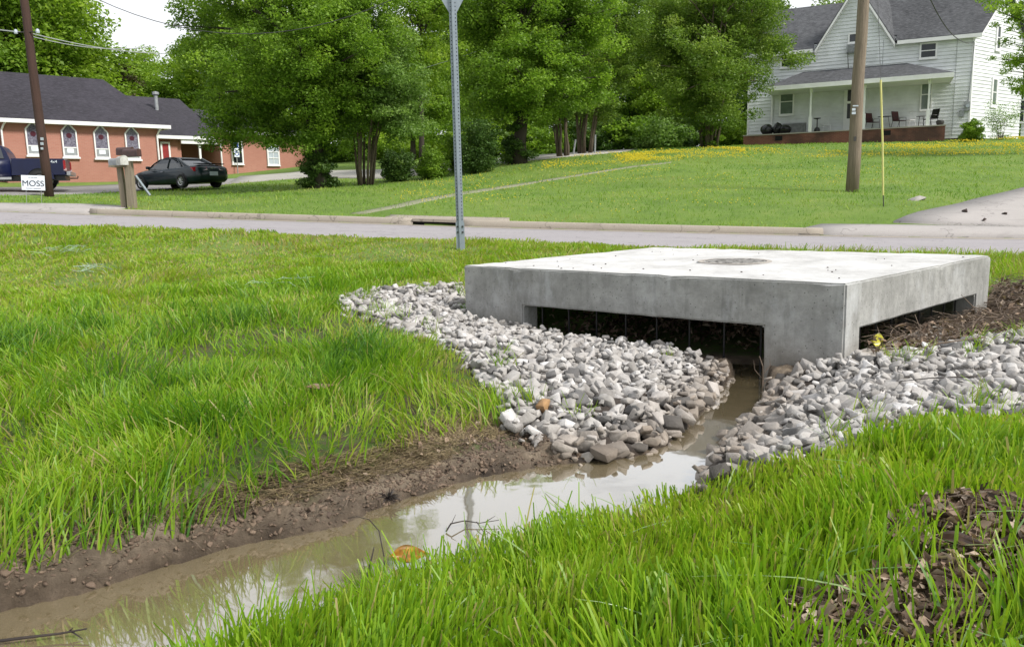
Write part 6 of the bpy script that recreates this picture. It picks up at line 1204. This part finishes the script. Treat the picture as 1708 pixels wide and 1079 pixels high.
# yard sign
yb = atY(56, 330, 24); yb[2] = g1(yb[0], yb[1]); yz = atY(56, 306, 24)[2] - yb[2]; ys = thing('yard_sign', 'white yard sign reading MOSS in front of the pickup', 'sign', tuple(yb), rad(14))
mb = MB(); mb.b2((-.31, -.008, yz - .2), (.31, .008, yz + .23)); bd_ = mb.build('board', M['signwhite'], ys); text('MOSS', .235, M['textblack'], bd_, (0, -.012, yz - .01), (rad(90), 0, 0))
mb = MB()
for x0, x1, zz in ((-.12, -.06, .17), (-.05, .02, .17), (.03, .12, .17), (-.2, -.02, -.15), (0, .2, -.15)): mb.b2((x0, -.0095, yz + zz - .008), (x1, -.0083, yz + zz + .008))
mb.build('small_print', M['textblack'], bd_)
ys.rotation_euler = (0, rad(3), rad(14))
for x in (-.2, .2): mb = MB(); mb.tube([(x, 0, -.1), (x, 0, yz - .15)], .006, 5); mb.build('leg', M['greymetal'], ys)
# mailbox cluster
def mailbox(label, px, py, Y, rz, m1, L_=.5, w_=.17, h_=.22, z=None):
    p = atY(px, py, Y); t_ = thing('mailbox', label, 'mailbox', tuple(p), rz); P = [(-w_ / 2, 0)] + [(math.cos(a) * w_ / 2, h_ - w_ / 2 + math.sin(a) * w_ / 2) for a in np.linspace(math.pi, 0, 9)] + [(w_ / 2, 0)]
    mb = MB(); mb.prism(P, 'y', -L_ / 2, L_ / 2); mb.build('body', m1, t_); mb = MB(); mb.prism([(a * 1.04, c * 1.02) for a, c in P], 'y', -L_ / 2 - .015, -L_ / 2 + .03); mb.build('door', m1, t_); mb = MB(); mb.box((w_ / 2 + .01, -.05, h_ * .6), (.012, .03, .12)); mb.build('flag', M['red'], t_); return p
Ym = 23.; mailbox('brown mailbox, highest of the cluster, on the tall post', 220, 262, Ym - .05, rad(72), M['mailbrown']); mailbox('brown mailbox tilted above the white one', 209, 259, Ym + .35, rad(80), M['mailbrown'], .46)
mailbox('white mailbox with dark front, left of the brown ones', 204, 276, Ym - .1, rad(40), M['mailgrey'], .45, .2, .26); mailbox('grey mailbox at the left end of the mailbox shelf', 193, 276, Ym + .2, rad(60), M['greymetal'], .42, .16, .2)
def ppost(label, px0, py0, px1, py1, Y, w_):
    a = atY(px0, py0, Y); a[2] = g1(a[0], a[1]); c = atY(px1, py1, Y); t_ = thing('mailbox_post', label, 'post', tuple(a)); mb = MB(); d = c - a; mb.tube([(0, 0, -.2), tuple(d * .5), tuple(d)], [w_ * .75, w_ * .72, w_ * .68], 4); mb.build('shaft', M['post'], t_); return t_
mp_ = ppost('thick grey wooden post under the brown mailboxes, right one', 221, 344, 214, 269, Ym, .19); m2 = ppost('slimmer grey wooden post under the white mailbox, left one', 208, 342, 200, 280, Ym + .1, .14)
a = atY(201, 278, Ym + .1) - np.array(m2.location); mb = MB(); mb.box(tuple(a), (.5, .4, .04)); mb.build('shelf', M['post'], m2)
a = atY(226, 293, Ym + .1) - np.array(mp_.location); c = atY(250, 326, Ym + .3) - np.array(mp_.location); mb = MB(); mb.tube([tuple(a), tuple(c)], .04, 6); mb.build('brace', M['galv'], mp_)
# white leaning posts by the lawn myrtles
for px0, py0, px1, py1, l in ((956, 254, 960, 233, 'short white leaning post between the two lawn myrtles'), (992, 250, 993, 225, 'white post just right of the second lawn myrtle')):
    a = atY(px0, py0, 41); a[2] = g1(a[0], a[1]); c = atY(px1, py1, 41); mb = MB(); mb.tube([tuple(a), tuple(c)], .045, 6); tag(mb.build('marker_post', M['greymetal'], None), l, 'post')
# pale erosion netting snagged in the far bank grass
NET = mat('netting', (.36, .46, .38), (.26, .36, .28), .5)
for k, (px, py, r0, l) in enumerate(((112, 424, .3, 'pale green erosion netting snagged in the grass near the left edge'), (155, 455, .2, 'small knot of pale green netting below the upper piece'), (470, 480, .35, 'pale green netting strands beside the far end of the stone apron'))):
    c = ground(px, py); mb = MB()
    for j in range(26):
        a = random.uniform(0, 6.28); o_ = Vector(c) + Vector((random.gauss(0, r0 * .6), random.gauss(0, r0 * .5), random.uniform(.02, .11))); d_ = Vector((math.cos(a), math.sin(a), random.gauss(0, .2))) * random.uniform(.05, .16); mb.tube([o_ - d_, o_ + Vector((0, 0, random.uniform(0, .04))), o_ + d_], .0022, 3, False)
    tag(mb.build('erosion_netting', NET, None), l, 'netting')
